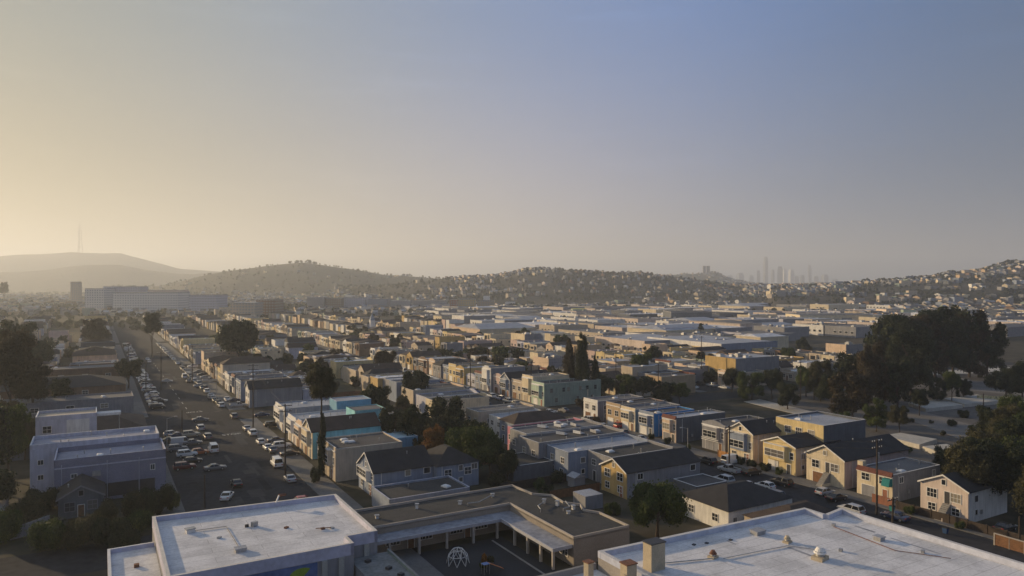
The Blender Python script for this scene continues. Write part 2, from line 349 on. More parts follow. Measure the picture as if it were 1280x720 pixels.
# repaired patches and worn lanes in the asphalt
rp = random.Random(9); M_ap = [surf('dark asphalt patch', (.030,.030,.033), .95, .35, .4, spec=.08), surf('pale asphalt patch', (.072,.070,.070), .95, .35, .4, spec=.08), surf('oily asphalt', (.022,.022,.024), .6, .4, .6, spec=.2)]
for k in range(46):
    uu, vv = rp.uniform(16, 35), rp.uniform(140, 420); sheet('asphalt_patch', uu, uu + rp.uniform(.6, 3.4), vv, vv + rp.uniform(1.5, 14), .0145 + .0001*k*.4, rp.choice(M_ap))
for k in range(22):
    uu, vv = rp.uniform(114, 125), rp.uniform(70, 330); sheet('asphalt_patch', uu, uu + rp.uniform(.5, 2.2), vv, vv + rp.uniform(1.5, 10), .0145 + .0001*k*.4, rp.choice(M_ap))
# block ground: yards
for u0, u1, v0, v1 in [(58, 92, 130, 232), (58, 92, 254, 390), (150, 196, 204, 390), (-50, -5, 254, 390)]:
    sheet('yard_ground', u0, u1, v0, v1, .05, M_yard)

# ------------------------------------------------------------------ windows, doors (shared part meshes)
PM = {}
def part_mesh(key, fn):
    if key not in PM:
        o = MB(); fn(o); me = bpy.data.meshes.new(key[0]); me.from_pydata(o.v, [], o.f)
        for m in o.mats: me.materials.append(m)
        me.polygons.foreach_set('material_index', o.m); me.update(); PM[key] = me
    return PM[key]
def window(parent, side, pos, z, w, h, box, trim=None, bars=1, pane=True):
    """side: f b l r of a box (x0,x1,y0,y1); pos along that side; z = sill height"""
    trim = trim or M_trim; w, h = round(w, 1), round(h, 1)
    def fr(b):
        t = .11
        b.box(-w/2-t, w/2+t, -.09, 0, -t, 0, trim); b.box(-w/2-t, w/2+t, -.07, 0, h, h+t, trim)
        b.box(-w/2-t, -w/2, -.07, 0, 0, h, trim); b.box(w/2, w/2+t, -.07, 0, 0, h, trim)
        for i in range(bars):
            x = -w/2 + w*(i+1)/(bars+1); b.box(x-.03, x+.03, -.06, 0, 0, h, trim)
        if h > 1.1: b.box(-w/2, w/2, -.055, 0, h*.5-.03, h*.5+.03, trim)
    me = part_mesh(('window', w, h, trim.name, bars, pane), fr if pane else (lambda b: (fr(b), b.face([(-w/2,-.02,0),(w/2,-.02,0),(w/2,-.02,h),(-w/2,-.02,h)], M_glass))))
    x0, x1, y0, y1 = box
    loc, rz = {'f': ((pos, y0-.003, z), 0), 'b': ((pos, y1+.003, z), PI), 'l': ((x0-.003, pos, z), -PI/2), 'r': ((x1+.003, pos, z), PI/2)}[side]
    o = link('window', me, parent, loc, rz)
    if pane:
        pm = part_mesh(('pane', w, h), lambda b: b.face([(-w/2,-.02,0),(w/2,-.02,0),(w/2,-.02,h),(-w/2,-.02,h)], M_pane))
        link('pane', pm, o)
    return o
def door(parent, side, pos, z, w, h, box, m, name='door', grooves=0):
    def fn(b):
        b.box(-w/2, w/2, -.05, 0, 0, h, m)
        for i in range(grooves):
            zz = h*(i+.5)/grooves; b.box(-w/2+.05, w/2-.05, -.075, -.05, zz-h*.36/grooves, zz+h*.36/grooves, m)
        b.box(-w/2-.1, -w/2, -.08, 0, 0, h+.1, M_trim); b.box(w/2, w/2+.1, -.08, 0, 0, h+.1, M_trim); b.box(-w/2, w/2, -.08, 0, h, h+.1, M_trim)
    me = part_mesh((name, w, h, m.name, grooves), fn)
    x0, x1, y0, y1 = box
    loc, rz = {'f': ((pos, y0-.003, z), 0), 'b': ((pos, y1+.003, z), PI), 'l': ((x0-.003, pos, z), -PI/2), 'r': ((x1+.003, pos, z), PI/2)}[side]
    return link(name, me, parent, loc, rz)

def roof_bits(t, rng, x0, x1, y0, y1, z, n=4, skyl=1):
    for i in range(n):
        x, y = rng.uniform(x0+.8, x1-.8), rng.uniform(y0+1, y1-1); h = rng.uniform(.5, 1.1)
        me = part_mesh(('vent_pipe', round(h, 1)), lambda b: (b.cyl(0,0,0,round(h,1),.09,.09,M_metal,8), b.cyl(0,0,round(h,1),round(h,1)+.12,.17,.1,M_metal,8)))
        link('vent_pipe', me, t, (x, y, z))
    for i in range(skyl):
        x, y = rng.uniform(x0+1, x1-1), rng.uniform(y0+2, y1-2)
        me = part_mesh(('skylight',), lambda b: (b.box(-.6,.6,-.8,.8,0,.25,M_trim), b.hull([(-.55,-.75,.25),(.55,-.75,.25),(.55,.75,.25),(-.55,.75,.25)], [(-.35,-.5,.42),(.35,-.5,.42),(.35,.5,.42),(-.35,.5,.42)], M_skylight)))
        link('skylight', me, t, (x, y, z), rng.choice([0, 0, .3]))

FACE = {'-u': R(-60), '+u': R(120), '-v': R(30), '+v': R(210)}
def house(name, u, v, face, w, d, h, style, wall, label, roof=None, trim=None, group=None, seed=0, para='plain', bay=True, garage=1,
          stairs=False, lod=0, front=None, rise=2.2, cat='house', chimney=False, baymat=None, base=0.0, winbars=1, skyl=1):
    """front centre of the house at grid (u, v). style: flat, gable (gable end to the street), side (ridge along the street), hip"""
    rng = random.Random(seed*7919 + int(u*13) + int(v*31)); trim = trim or M_trim
    p = G(u, v, base); t = thing(name, p, FACE[face], label, cat, group)
    hw = w/2; box = (-hw, hw, 0, d)
    roof = roof or (M_tar if style == 'flat' else M_shingle); front = front or wall
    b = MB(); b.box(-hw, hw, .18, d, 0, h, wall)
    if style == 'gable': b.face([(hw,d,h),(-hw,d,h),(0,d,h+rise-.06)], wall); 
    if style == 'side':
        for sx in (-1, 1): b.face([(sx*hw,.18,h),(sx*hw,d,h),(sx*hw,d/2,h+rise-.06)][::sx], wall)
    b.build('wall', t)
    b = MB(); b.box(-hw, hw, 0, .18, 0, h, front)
    if style == 'gable': b.hull([(-hw,0,h),(hw,0,h),(hw,.18,h),(-hw,.18,h)], [(-.02,0,h+rise-.06),(.02,0,h+rise-.06),(.02,.18,h+rise-.06),(-.02,.18,h+rise-.06)], front)
    b.build('front_wall', t)
    # roof
    if style == 'flat':
        b = MB(); b.face([(-hw+.2,.2,h+.03),(hw-.2,.2,h+.03),(hw-.2,d-.2,h+.03),(-hw+.2,d-.2,h+.03)], roof); b.build('roof', t)
        b = MB(); ph = .35
        b.box(-hw, -hw+.2, .2, d, h, h+ph, wall, trim); b.box(hw-.2, hw, .2, d, h, h+ph, wall, trim); b.box(-hw+.2, hw-.2, d-.2, d, h, h+ph, wall, trim)
        if para == 'plain': b.box(-hw, hw, 0, .2, h, h+.65, front, trim)
        elif para == 'step': b.box(-hw, hw, 0, .2, h, h+.5, front, trim); b.box(-hw*.5, hw*.5, -.04, .24, h+.5, h+1.1, front, trim)
        elif para == 'arch':
            n = 12; pts = [(-hw, 0, h)] + [(hw, 0, h)] + [(hw - w*i/n, 0, h + .5 + 1.0*max(0, math.sin(PI*i/n) - .25)) for i in range(0, n+1)]
            b.hull([(x, .22, z) for x, _, z in reversed(pts)][::-1], [(x, 0, z) for x, _, z in pts], front)
        elif para == 'tile':
            b.hull([(-hw,-.45,h-.1),(hw,-.45,h-.1),(hw,.25,h-.1),(-hw,.25,h-.1)], [(-hw,.1,h+.75),(hw,.1,h+.75),(hw,.25,h+.75),(-hw,.25,h+.75)], surf('clay tiles',(.16,.06,.045),.85,.35,2))
        b.build('parapet', t)
        b = MB(); b.box(-hw-.02, hw+.02, -.22, -.003, h-.32, h-.12, trim); b.build('cornice', t)
        roof_bits(t, rng, -hw, hw, 1, d, h+.03, rng.randint(3, 6), skyl)
    else:
        e = .35; b = MB()
        if style == 'gable':
            sl = rise/hw
            for s in (-1, 1):
                bot = [(s*(hw+e), -e, h-e*sl), (0, -e, h+rise), (0, d+.1, h+rise), (s*(hw+e), d+.1, h-e*sl)]
                if s > 0: bot = bot[::-1]
                b.hull([Vector(q) for q in bot][::-1] if False else bot, [(q[0], q[1], q[2]+.16) for q in bot], roof)
            fb = MB()
            for s in (-1, 1):
                ring = [(s*(hw+e), h-e*sl), (0, h+rise)]
                fb.hull([(ring[0][0], -e-.05, ring[0][1]-.1), (ring[1][0], -e-.05, ring[1][1]-.1), (ring[1][0], -e-.004, ring[1][1]-.1), (ring[0][0], -e-.004, ring[0][1]-.1)],
                        [(ring[0][0], -e-.05, ring[0][1]+.18), (ring[1][0], -e-.05, ring[1][1]+.18), (ring[1][0], -e-.004, ring[1][1]+.18), (ring[0][0], -e-.004, ring[0][1]+.18)], trim)
            fb.build('bargeboard', t)
        elif style == 'side':
            sl = rise/(d/2)
            for s in (-1, 1):
                ye = -e if s < 0 else d+e
                bot = [(-hw-e, ye, h-e*sl), (hw+e, ye, h-e*sl), (hw+e, d/2, h+rise), (-hw-e, d/2, h+rise)]
                b.hull(bot, [(q[0], q[1], q[2]+.16) for q in bot], roof)
        else:
            i = min(hw, d/2) * .92
            b.hull([(-hw-e,-e,h-.05),(hw+e,-e,h-.05),(hw+e,d+e,h-.05),(-hw-e,d+e,h-.05)], [(-hw+i,i,h+rise),(hw-i,i,h+rise),(hw-i,d-i,h+rise),(-hw+i,d-i,h+rise)], roof)
        b.build('roof', t)
        if style == 'gable':
            for i in range(2):
                x = rng.uniform(.25, .6)*hw*rng.choice([-1, 1]); y = rng.uniform(.3, .8)*d; z = h + rise*(1-abs(x)/hw)
                me = part_mesh(('vent_pipe', .6), lambda q: (q.cyl(0,0,0,.6,.09,.09,M_metal,8), q.cyl(0,0,.6,.72,.17,.1,M_metal,8))); link('vent_pipe', me, t, (x, y, z))
    if chimney:
        b = MB(); cx, cy = -hw*.5, d*.6; b.box(cx-.35, cx+.35, cy-.35, cy+.35, h, h+rise+.9, W('brick')); b.box(cx-.45, cx+.45, cy-.45, cy+.45, h+rise+.9, h+rise+1.05, M_concrete); b.build('chimney', t)
    two = h > 4.6; zup = 3.1 if two else 1.2; wh = min(1.5, h - zup - .55)
    pane = lod < 2
    # front
    if bay and two and style in ('flat', 'gable'):
        bx0, bx1 = -hw + .35*w*.2, hw*.55; bb = MB(); m = baymat or front; bd = .75; zt = h-.35 if style == 'flat' else h-.15
        bb.hull([(bx0+.35,-bd,2.75),(bx1-.35,-bd,2.75),(bx1,0,2.75),(bx0,0,2.75)], [(bx0+.35,-bd,zt),(bx1-.35,-bd,zt),(bx1,0,zt),(bx0,0,zt)], m)
        bay_o = bb.build('bay_window', t); cxm = (bx0+bx1)/2; ww = (bx1-bx0-1.1)
        bb2 = MB(); bb2.hull([(bx0+.3,-bd-.08,zt-.12),(bx1-.3,-bd-.08,zt-.12),(bx1+.05,-.003,zt-.12),(bx0-.05,-.003,zt-.12)], [(bx0+.3,-bd-.08,zt+.02),(bx1-.3,-bd-.08,zt+.02),(bx1+.05,-.003,zt+.02),(bx0-.05,-.003,zt+.02)], trim); bb2.build('bay_cornice', t)
        window(t, 'f', cxm, zup+.3, ww, wh, (0,0,-bd,0), trim, bars=2, pane=pane)
        window(t, 'f', hw*.55 + hw*.225, zup+.3, min(.9, hw*.25), wh, box, trim, bars=0, pane=pane)
    else:
        for x in (-hw*.5, hw*.5): window(t, 'f', x, zup+.1, min(1.7, w*.22), wh, box, trim, bars=winbars, pane=pane)
    if two:
        if garage: door(t, 'f', -hw*.35, .05, 2.6, 2.2, box, rng.choice([M_trim, W('beige'), W('grey'), M_wood]), 'garage_door', 4)
        else:
            for x in (-hw*.5, hw*.5): window(t, 'f', x, .9, 1.3, 1.2, box, trim, pane=pane)
        if not stairs: door(t, 'f', hw*.6, .1, .95, 2.1, box, rng.choice([M_wood, M_darktrim, W('brick')]))
    else: door(t, 'f', 0, .1, .95, 2.1, box, M_wood)
    if stairs:
        b = MB(); x0 = hw*.02; n = 10
        for i in range(n): b.box(x0 - .1, x0 + 1.2, -.28*(n-i) - .2, -.28*(n-i-1) - .2 if i < n-1 else -.004, 0, .26*(i+1), M_concrete)
        b.box(x0+1.2, x0+1.35, -.28*n-.2, -.004, 0, .7, front); b.build('stairs', t)
        door(t, 'f', x0+.55, 2.65, .95, 2.1, box, M_darktrim)
    if style == 'gable' and rise > 1.6: window(t, 'f', 0, h+.25, .7, .9, box, trim, bars=0, pane=pane)
    # sides and back
    if lod < 2:
        for side in 'lr':
            n = 3 if lod == 0 else 2
            for i in range(n):
                y = d*(i+.6)/n + rng.uniform(-.6, .6)
                if rng.random() < .75: window(t, side, y, (zup+.4 if two else 1.2), rng.choice([.8, 1.1, 1.3]), min(1.1, wh), box, trim, bars=rng.choice([0, 1]), pane=pane)
                if two and rng.random() < .35: window(t, side, y, 1.2, .8, .9, box, trim, bars=0, pane=pane)
        for x in (-hw*.5, hw*.45): window(t, 'b', x, zup+.3 if two else 1.2, 1.3, min(1.2, wh), box, trim, pane=pane)
        if two: window(t, 'b', -hw*.4, 1.0, 1.2, 1.1, box, trim, pane=pane); door(t, 'b', hw*.4, .1, .95, 2.1, box, M_darktrim)
    if lod < 2 or rng.random() < .5:
        b = MB(); b.cyl(hw+.06, d*.12, .1, h-.1, .055, .055, trim, 6); b.build('downpipe', t)
        b = MB(); b.box(hw+.003, hw+.2, d*.3, d*.3+.5, 1.2, 1.9, M_metal); b.build('meter_box', t)
    if seed % 2 and lod < 2:
        b = MB(); b.box(-hw*.8, hw*.3, d+.004, d+2.6, 0, 2.5, wall, roof); b.build('rear_extension', t)
    return t

# simple far version: one mesh, a few details
def far_house_mesh(b, u, v, face, w, d, h, style, wall, roof, rng, z0=0.0, detail=2):
    rz = FACE[face]; cz, sz = math.cos(rz), math.sin(rz); p = G(u, v) if u is not None else None
    def T(q): return (p.x + cz*q[0] - sz*q[1], p.y + sz*q[0] + cz*q[1], z0 + q[2])
    hw = w/2
    def hull(bt, tp, m, mt=None): b.hull([T(q) for q in bt], [T(q) for q in tp], m, mt)
    def bx(x0,x1,y0,y1,za,zb,m,mt=None): hull([(x0,y0,za),(x1,y0,za),(x1,y1,za),(x0,y1,za)], [(x0,y0,zb),(x1,y0,zb),(x1,y1,zb),(x0,y1,zb)], m, mt)
    if style == 'flat':
        if detail: 
            bx(-hw, hw, 0, d, 0, h-.35, wall, roof)
            bx(-hw, hw, 0, .25, h-.35, h+.2, wall); bx(-hw, -hw+.2, .25, d, h-.35, h, wall); bx(hw-.2, hw, .25, d, h-.35, h, wall); bx(-hw+.2, hw-.2, d-.2, d, h-.35, h, wall)
        else: bx(-hw, hw, 0, d, 0, h, wall, roof)
        if detail > 1:
            for i in range(3):
                x, y = rng.uniform(-hw+.6, hw-.6), rng.uniform(1.5, d-1.5); s = rng.uniform(.2, .6); bx(x-s, x+s, y-s, y+s, h-.35, h+rng.uniform(0, .6), rng.choice([M_metal, M_skylight, wall, M_trim]))
    else:
        rise = rng.uniform(1.5, 2.4); bx(-hw, hw, 0, d, 0, h, wall); e = .3
        if style == 'gable': hull([(-hw-e,-e,h-.05),(hw+e,-e,h-.05),(hw+e,d+e,h-.05),(-hw-e,d+e,h-.05)], [(-.05,-e*0,h+rise),(.05,-e*0,h+rise),(.05,d,h+rise),(-.05,d,h+rise)], roof)
        else: hull([(-hw-e,-e,h-.05),(hw+e,-e,h-.05),(hw+e,d+e,h-.05),(-hw-e,d+e,h-.05)], [(-hw+2.5,d/2-.05,h+rise),(hw-2.5,d/2-.05,h+rise),(hw-2.5,d/2+.05,h+rise),(-hw+2.5,d/2+.05,h+rise)], roof)
        if style == 'gable':
            b.face([T(q) for q in [(-hw,-.01-e,h),(hw,-.01-e,h),(0,-.02,h+rise-.1)]], wall)
    if detail:
        def wq(x, z, ww, hh): 
            bx(x-ww/2-.1, x+ww/2+.1, -.06, 0, z-.1, z+hh+.1, M_trim); b.face([T(q) for q in [(x-ww/2,-.075,z),(x+ww/2,-.075,z),(x+ww/2,-.075,z+hh),(x-ww/2,-.075,z+hh)]], M_glass)
        if rng.random() < .6 and h > 5:
            bx(-hw*.75, hw*.45, -.7, 0, 2.8, h-.5, wall)
            b.face([T(q) for q in [(-hw*.55,-.715,3.5),(hw*.25,-.715,3.5),(hw*.25,-.715,h-1),(-hw*.55,-.715,h-1)]], M_glass)
            wq(hw*.72, 3.5, .8, 1.4)
        else:
            wq(-hw*.5, 3.4 if h > 5 else 1.2, 1.5, 1.4); wq(hw*.5, 3.4 if h > 5 else 1.2, 1.3, 1.4)
        g = rng.choice([M_trim, M_wood, W('grey'), M_darktrim]); bx(-hw*.7, -hw*.7+2.5, -.05, 0, .05, 2.2, g)
        bx(hw*.4, hw*.4+.9, -.05, 0, .05, 2.2, M_darktrim)
        if detail > 1:
            for y in (d*.25, d*.6, d*.85):
                for sx in (-1, 1):
                    if rng.random() < .5:
                        z = 3.6 if h > 5 else 1.3; X = sx*(hw+.02)
                        q = [(X, y-.5, z), (X, y+.5, z), (X, y+.5, z+1.1), (X, y-.5, z+1.1)]
                        if sx < 0: q = q[::-1]
                        b.face([T(k) for k in q], M_glass)
            for x in (-hw*.5, hw*.4):
                q = [(x+.6, d+.02, 3.6), (x-.6, d+.02, 3.6), (x-.6, d+.02, 4.8), (x+.6, d+.02, 4.8)]
                if h > 5.2: b.face([T(k) for k in q], M_glass)
# ------------------------------------------------------------------ trees
def crown_mesh(name, seed, n, kind, leafmat, size, asp_=1.0):
    """many small leaf-clump faces spread through lobes inside a unit crown (z 0..1 height, radius 1)"""
    g = np.random.default_rng(seed)
    if kind == 'round':
        L = int(21*max(1, asp_)); c = []
        for i in range(L):
            a = g.uniform(0, 2*PI); e = g.uniform(-.35, 1) ; r = g.uniform(.25, .74); f = g.uniform(-.3, 1)
            c.append((math.cos(a)*r*math.cos(e), math.sin(a)*r*math.cos(e), .5 + .38*(f if asp_ > 1.3 else math.sin(e)), g.uniform(.17, .34)*(1.15 - .45*max(0, f) if asp_ > 1.3 else 1)))
        c = np.array(c)
    elif kind == 'spread':
        L = int(20*max(1, asp_)); c = []
        for i in range(L):
            a = g.uniform(0, 2*PI); r = math.sqrt(g.uniform(0, 1))*.8
            c.append((math.cos(a)*r, math.sin(a)*r, g.uniform(.12, .88) - r*r*.22, g.uniform(.14, .30)))
        c = np.array(c)
    elif kind == 'column':
        L = 22; c = []
        for i in range(L):
            z = (i+.5)/L; rr = .75*math.sin(PI*min(1, z*.85+.12))**.6; a = g.uniform(0, 2*PI)
            c.append((math.cos(a)*rr*.5, math.sin(a)*rr*.5, z, rr*.62*g.uniform(.7, 1.1)))
        c = np.array(c)
    elif kind == 'cone':
        L = 26; c = []
        for i in range(L):
            z = (i+.5)/L; rr = .95*(1-z)**.75 + .06; a = g.uniform(0, 2*PI)
            c.append((math.cos(a)*rr*.55, math.sin(a)*rr*.55, z*.95, rr*.5*g.uniform(.7, 1.1)))
        c = np.array(c)
    else: # shrub
        L = 9; c = []
        for i in range(L):
            a = g.uniform(0, 2*PI); r = g.uniform(.1, .65); c.append((math.cos(a)*r, math.sin(a)*r, g.uniform(.25, .65), g.uniform(.25, .4)))
        c = np.array(c)
    w = c[:, 3]**2; idx = g.choice(len(c), n, p=w/w.sum())
    d = g.normal(size=(n, 3)); d /= np.linalg.norm(d, axis=1)[:, None]
    rad = c[idx, 3] * np.where(g.uniform(0, 1, n) < .07, g.uniform(1.05, 1.4, n), g.uniform(.45, 1.08, n))
    zs = {'column': .35, 'cone': .35}.get(kind, .85/asp_)
    p = c[idx, :3] + d * rad[:, None] * np.array([1, 1, zs])
    nrm = d + g.normal(size=(n, 3))*.55; nrm /= np.linalg.norm(nrm, axis=1)[:, None]
    t1 = np.cross(nrm, g.normal(size=(n, 3))); t1 /= np.linalg.norm(t1, axis=1)[:, None]; t2 = np.cross(nrm, t1)
    s = (size * g.uniform(.6, 1.4, n))[:, None]
    asp = np.array([1, 1, zs if kind in ('column', 'cone') else 1/asp_])
    q = np.stack([p - (t1*s)*asp, p - (t2*s*.7)*asp, p + (t1*s)*asp, p + (t2*s*.7)*asp], axis=1).reshape(-1, 3)
    me = bpy.data.meshes.new(name); me.vertices.add(n*4); me.vertices.foreach_set('co', q.ravel().astype(np.float32))
    me.loops.add(n*4); me.loops.foreach_set('vertex_index', np.arange(n*4, dtype=np.int32))
    me.polygons.add(n); me.polygons.foreach_set('loop_start', np.arange(0, n*4, 4, dtype=np.int32)); me.polygons.foreach_set('loop_total', np.full(n, 4, dtype=np.int32))
    me.materials.append(leafmat); me.update(); me.validate()
    return me
CR = {}
def crown(kind, mat, lod, var, asp=1.0):
    asp = 1.0 if kind in ('column', 'cone', 'shrub') else min(3.0, max(.8, round(asp*2)/2)); k = (kind, mat, lod, var, asp)
    if k not in CR:
        n, s = {0: (24000, .029), 1: (6000, .053), 2: (1100, .12)}[lod]
        if kind in ('column', 'cone'): s *= 1.3
        if asp > 1.3: n = int(n*1.3)
        CR[k] = crown_mesh('crown', hash((kind, lod, var)) % 9999 if False else (len(kind)*101 + lod*17 + var*7 + len(mat)), n, kind, M_leaf[mat], s, asp)
    return CR[k]
TR = {}
def trunk_mesh(kind, var):
    if (kind, var) in TR: return TR[(kind, var)]
    rng = random.Random(var + len(kind)); b = MB()
    p = Vector((0,0,0)); r = .06
    top = .95 if kind in ('column', 'cone') else .5
    for i in range(4):
        q = Vector((rng.uniform(-.04, .04), rng.uniform(-.04, .04), top*(i+1)/4)); b.rod(p, q, r, r*.8, M_bark, 7); p = q; r *= .8
    if kind not in ('column', 'cone'):
        for i in range(7):
            a = rng.uniform(0, 2*PI); s = Vector((0, 0, rng.uniform(.2, .48))); e = Vector((math.cos(a)*rng.uniform(.3, .65), math.sin(a)*rng.uniform(.3, .65), rng.uniform(.55, .85)))
            b.rod(s, e, r*.7, r*.25, M_bark, 5)
    me = bpy.data.meshes.new('trunk'); me.from_pydata(b.v, [], b.f); me.materials.append(M_bark); me.update(); TR[(kind, var)] = me; return me
tree_n = [0]
def tree(x, y, h, rad, kind, mat, lod, label, z=0.0, low=.2, name='tree', group=None, cat='tree', seed=None):
    tree_n[0] += 1; rng = random.Random(seed if seed is not None else tree_n[0])
    var = rng.randint(0, 2); t = thing(name, (x, y, z), rng.uniform(0, 6.28), label, cat, group)
    if kind != 'shrub':
        o = link('trunk', trunk_mesh(kind, var), t); o.scale = (rad*.9, rad*.9, h)
    c = link('crown', crown(kind, mat, lod, var, h*(1-low)/(2*rad)*1.6), t, (0, 0, h*low)); c.scale = (rad*rng.uniform(.9, 1.1), rad*rng.uniform(.9, 1.1), h*(1-low))
    return t

# ------------------------------------------------------------------ vehicles
def car_meshes(kind):
    """body (paint), cabin glass, dims. x along the car (front +x), y across"""
    L, Wd, H = {'sedan': (4.6, 1.8, 1.45), 'suv': (4.7, 1.9, 1.75), 'van': (5.2, 2.0, 2.2), 'pickup': (5.5, 1.95, 1.8), 'hatchback': (4.1, 1.75, 1.5)}[kind]
    hl, hw = L/2, Wd/2
    # side profile: stations (x, z_low, z_belt)
    st = {'sedan': [(-hl,.45,.85),(-hl+.1,.3,.98),(-hl+1.0,.25,1.0),(-.2,.22,.98),(.9,.25,.95),(hl-.5,.28,.80),(hl-.08,.33,.7),(hl,.42,.58)],
          'suv': [(-hl,.5,.95),(-hl+.06,.38,1.1),(-hl+1.0,.3,1.12),(0,.3,1.12),(1.05,.3,1.08),(hl-.4,.34,1.0),(hl-.06,.4,.85),(hl,.48,.7)],
          'van': [(-hl,.5,1.1),(-hl+.05,.38,1.25),(-hl+1.2,.3,1.25),(0,.3,1.25),(1.5,.3,1.2),(hl-.35,.34,1.0),(hl-.06,.4,.85),(hl,.48,.7)],
          'pickup': [(-hl,.55,.95),(-hl+.05,.45,1.1),(-hl+1.9,.35,1.1),(0,.33,1.1),(1.0,.33,1.08),(hl-.35,.36,1.0),(hl-.06,.42,.9),(hl,.5,.7)],
          'hatchback': [(-hl,.45,.9),(-hl+.08,.32,1.0),(-hl+.8,.25,1.0),(0,.24,.98),(.9,.25,.95),(hl-.45,.28,.84),(hl-.08,.33,.72),(hl,.42,.58)]}[kind]
    cab = {'sedan': (-hl+.75,-hl+1.5,.25,1.05), 'suv': (-hl+.12,-hl+.5,.35,1.1), 'van': (-hl+.06,-hl+.16,1.1,1.75), 'pickup': (-.55,-.4,.55,1.2), 'hatchback': (-hl+.15,-hl+.65,.2,1.05)}[kind]
    P = 'PAINT'
    b = MB()
    rings = []
    for x, zl, zb in st:
        e = .93 if abs(x) > hl-.15 else 1.0
        rings.append([(x,-hw*e*.92,zl),(x,-hw*e,zl+.18),(x,-hw*e,zb-.12),(x,-hw*e*.9,zb),(x,hw*e*.9,zb),(x,hw*e,zb-.12),(x,hw*e,zl+.18),(x,hw*e*.92,zl)])
    k0 = len(b.v); i = b.mi(P)
    for r in rings: b.v += r
    for a in range(len(rings)-1):
        for c in range(8):
            d = (c+1) % 8; b.f.append((k0+a*8+c, k0+(a+1)*8+c, k0+(a+1)*8+d, k0+a*8+d)); b.m.append(i)
    b.f.append(tuple(k0+c for c in range(8))); b.m.append(i); b.f.append(tuple(k0+(len(rings)-1)*8+c for c in reversed(range(8)))); b.m.append(i)
    zb = interp([(s[0], s[2]) for s in st], 0) - .03
    x0, x0t, x1t, x1 = cab; zt = H - .06; w0, w1 = hw*.93, hw*.78
    # roof skin and pillars in paint
    b.hull([(x0t-.05,-w1,zt),(x1t+.05,-w1,zt),(x1t+.05,w1,zt),(x0t-.05,w1,zt)], [(x0t+.1,-w1*.85,H),(x1t-.1,-w1*.85,H),(x1t-.1,w1*.85,H),(x0t+.1,w1*.85,H)], P)
    for s in (-1, 1):
        for xa, xb in ((x0+.05, x0t), ((x0+x1)/2-.05, (x0t+x1t)/2-.05), (x1-.08, x1t)):
            b.rod((xa, s*(w0-.01), zb+.02), (xb, s*(w1+.0), zt+.02), .05, .045, P, 5)
    if kind == 'van':   # closed cargo sides
        for s in (-1, 1):
            y0, y1 = sorted((s*(w0+.012), s*(w0-.04))); y2, y3 = sorted((s*(w1+.012), s*(w1-.04)))
            b.hull([(x0+.02,y0,zb),(.5,y0,zb),(.5,y1,zb),(x0+.02,y1,zb)], [(x0t,y2,zt),(.5,y2,zt),(.5,y3,zt),(x0t,y3,zt)], P)
    if kind == 'pickup':
        b.box(-hl+.15, cab[0]-.08, -hw*.72, hw*.72, 1.101, 1.112, M_rubber)
        for s in (-1, 1): y0, y1 = sorted((s*hw*.92, s*hw*.78)); b.box(-hl+.08, cab[0]-.05, y0, y1, 1.1, 1.32, P)
        b.box(-hl+.02, -hl+.12, -hw*.9, hw*.9, 1.1, 1.32, P)
    g = MB(); g.hull([(x0,-w0,zb),(x1,-w0,zb),(x1,w0,zb),(x0,w0,zb)], [(x0t,-w1,zt),(x1t,-w1,zt),(x1t,w1,zt),(x0t,w1,zt)], M_carglass)
    return b, g, L, Wd, H
WH = None
def wheel_mesh():
    b = MB(); n = 14
    ring = lambda y, r: [(r*math.cos(2*PI*i/n), y, r*math.sin(2*PI*i/n)) for i in range(n)]
    b.hull(ring(-.11, .33), ring(.11, .33), M_rubber); b.hull(ring(-.125, .2), ring(.125, .2), M_metal)
    me = bpy.data.meshes.new('wheel'); me.from_pydata(b.v, [], b.f)
    for m in b.mats: me.materials.append(m)
    me.polygons.foreach_set('material_index', b.m); return me
CARM = {}
def car(x, y, rz, kind, col, label, group, lit=False, lod=0, name=None):
    """whole vehicle at world x, y, heading rz"""
    key = (kind, col)
    if key not in CARM:
        b, g, L, Wd, H = car_meshes(kind)
        if col == 'SHARED': pass
        out = []
        for nm, q in (('body', b), ('cabin_glass', g)):
            me = bpy.data.meshes.new(nm); me.from_pydata(q.v, [], q.f)
            for m in q.mats: me.materials.append(paintm(col, CARC[col]) if m == 'PAINT' else m)
            me.polygons.foreach_set('material_index', q.m); me.update(); out.append(me)
        if 'lampm' not in CARM:
            lb = MB(); lb.box(-.05, .03, -.2, .2, -.08, .08, M_lamp); me = bpy.data.meshes.new('headlight'); me.from_pydata(lb.v, [], lb.f); me.materials.append(M_lamp); CARM['lampm'] = me
            me2 = me.copy(); me2.materials.clear(); me2.materials.append(M_tail); CARM['tailm'] = me2
            me3 = me.copy(); me3.materials.clear(); me3.materials.append(M_headglint); CARM['glintm'] = me3
            CARM['wheel'] = wheel_mesh()
        CARM[key] = (out[0], out[1], L, Wd, H)
    bm_, gm, L, Wd, H = CARM[key]
    t = thing(name or {'suv': 'parked_suv', 'van': 'parked_van', 'pickup': 'pickup_truck'}.get(kind, 'parked_car'), (x, y, .014), rz, label, {'van': 'van', 'pickup': 'pickup truck'}.get(kind, 'car'), group)
    link('body', bm_, t); link('cabin_glass', gm, t)
    if lod < 2:
        for sx in (-1, 1):
            for sy in (-1, 1): link('wheel', CARM['wheel'], t, (sx*L*.31, sy*(Wd/2-.1), .33))
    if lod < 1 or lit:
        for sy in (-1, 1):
            link('headlight', CARM['glintm' if lit else 'lampm'], t, (L/2-.01, sy*Wd*.34, .68)); 
            if not lit: link('tail_light', CARM['tailm'], t, (-L/2+.01, sy*Wd*.36, .82))
    return t

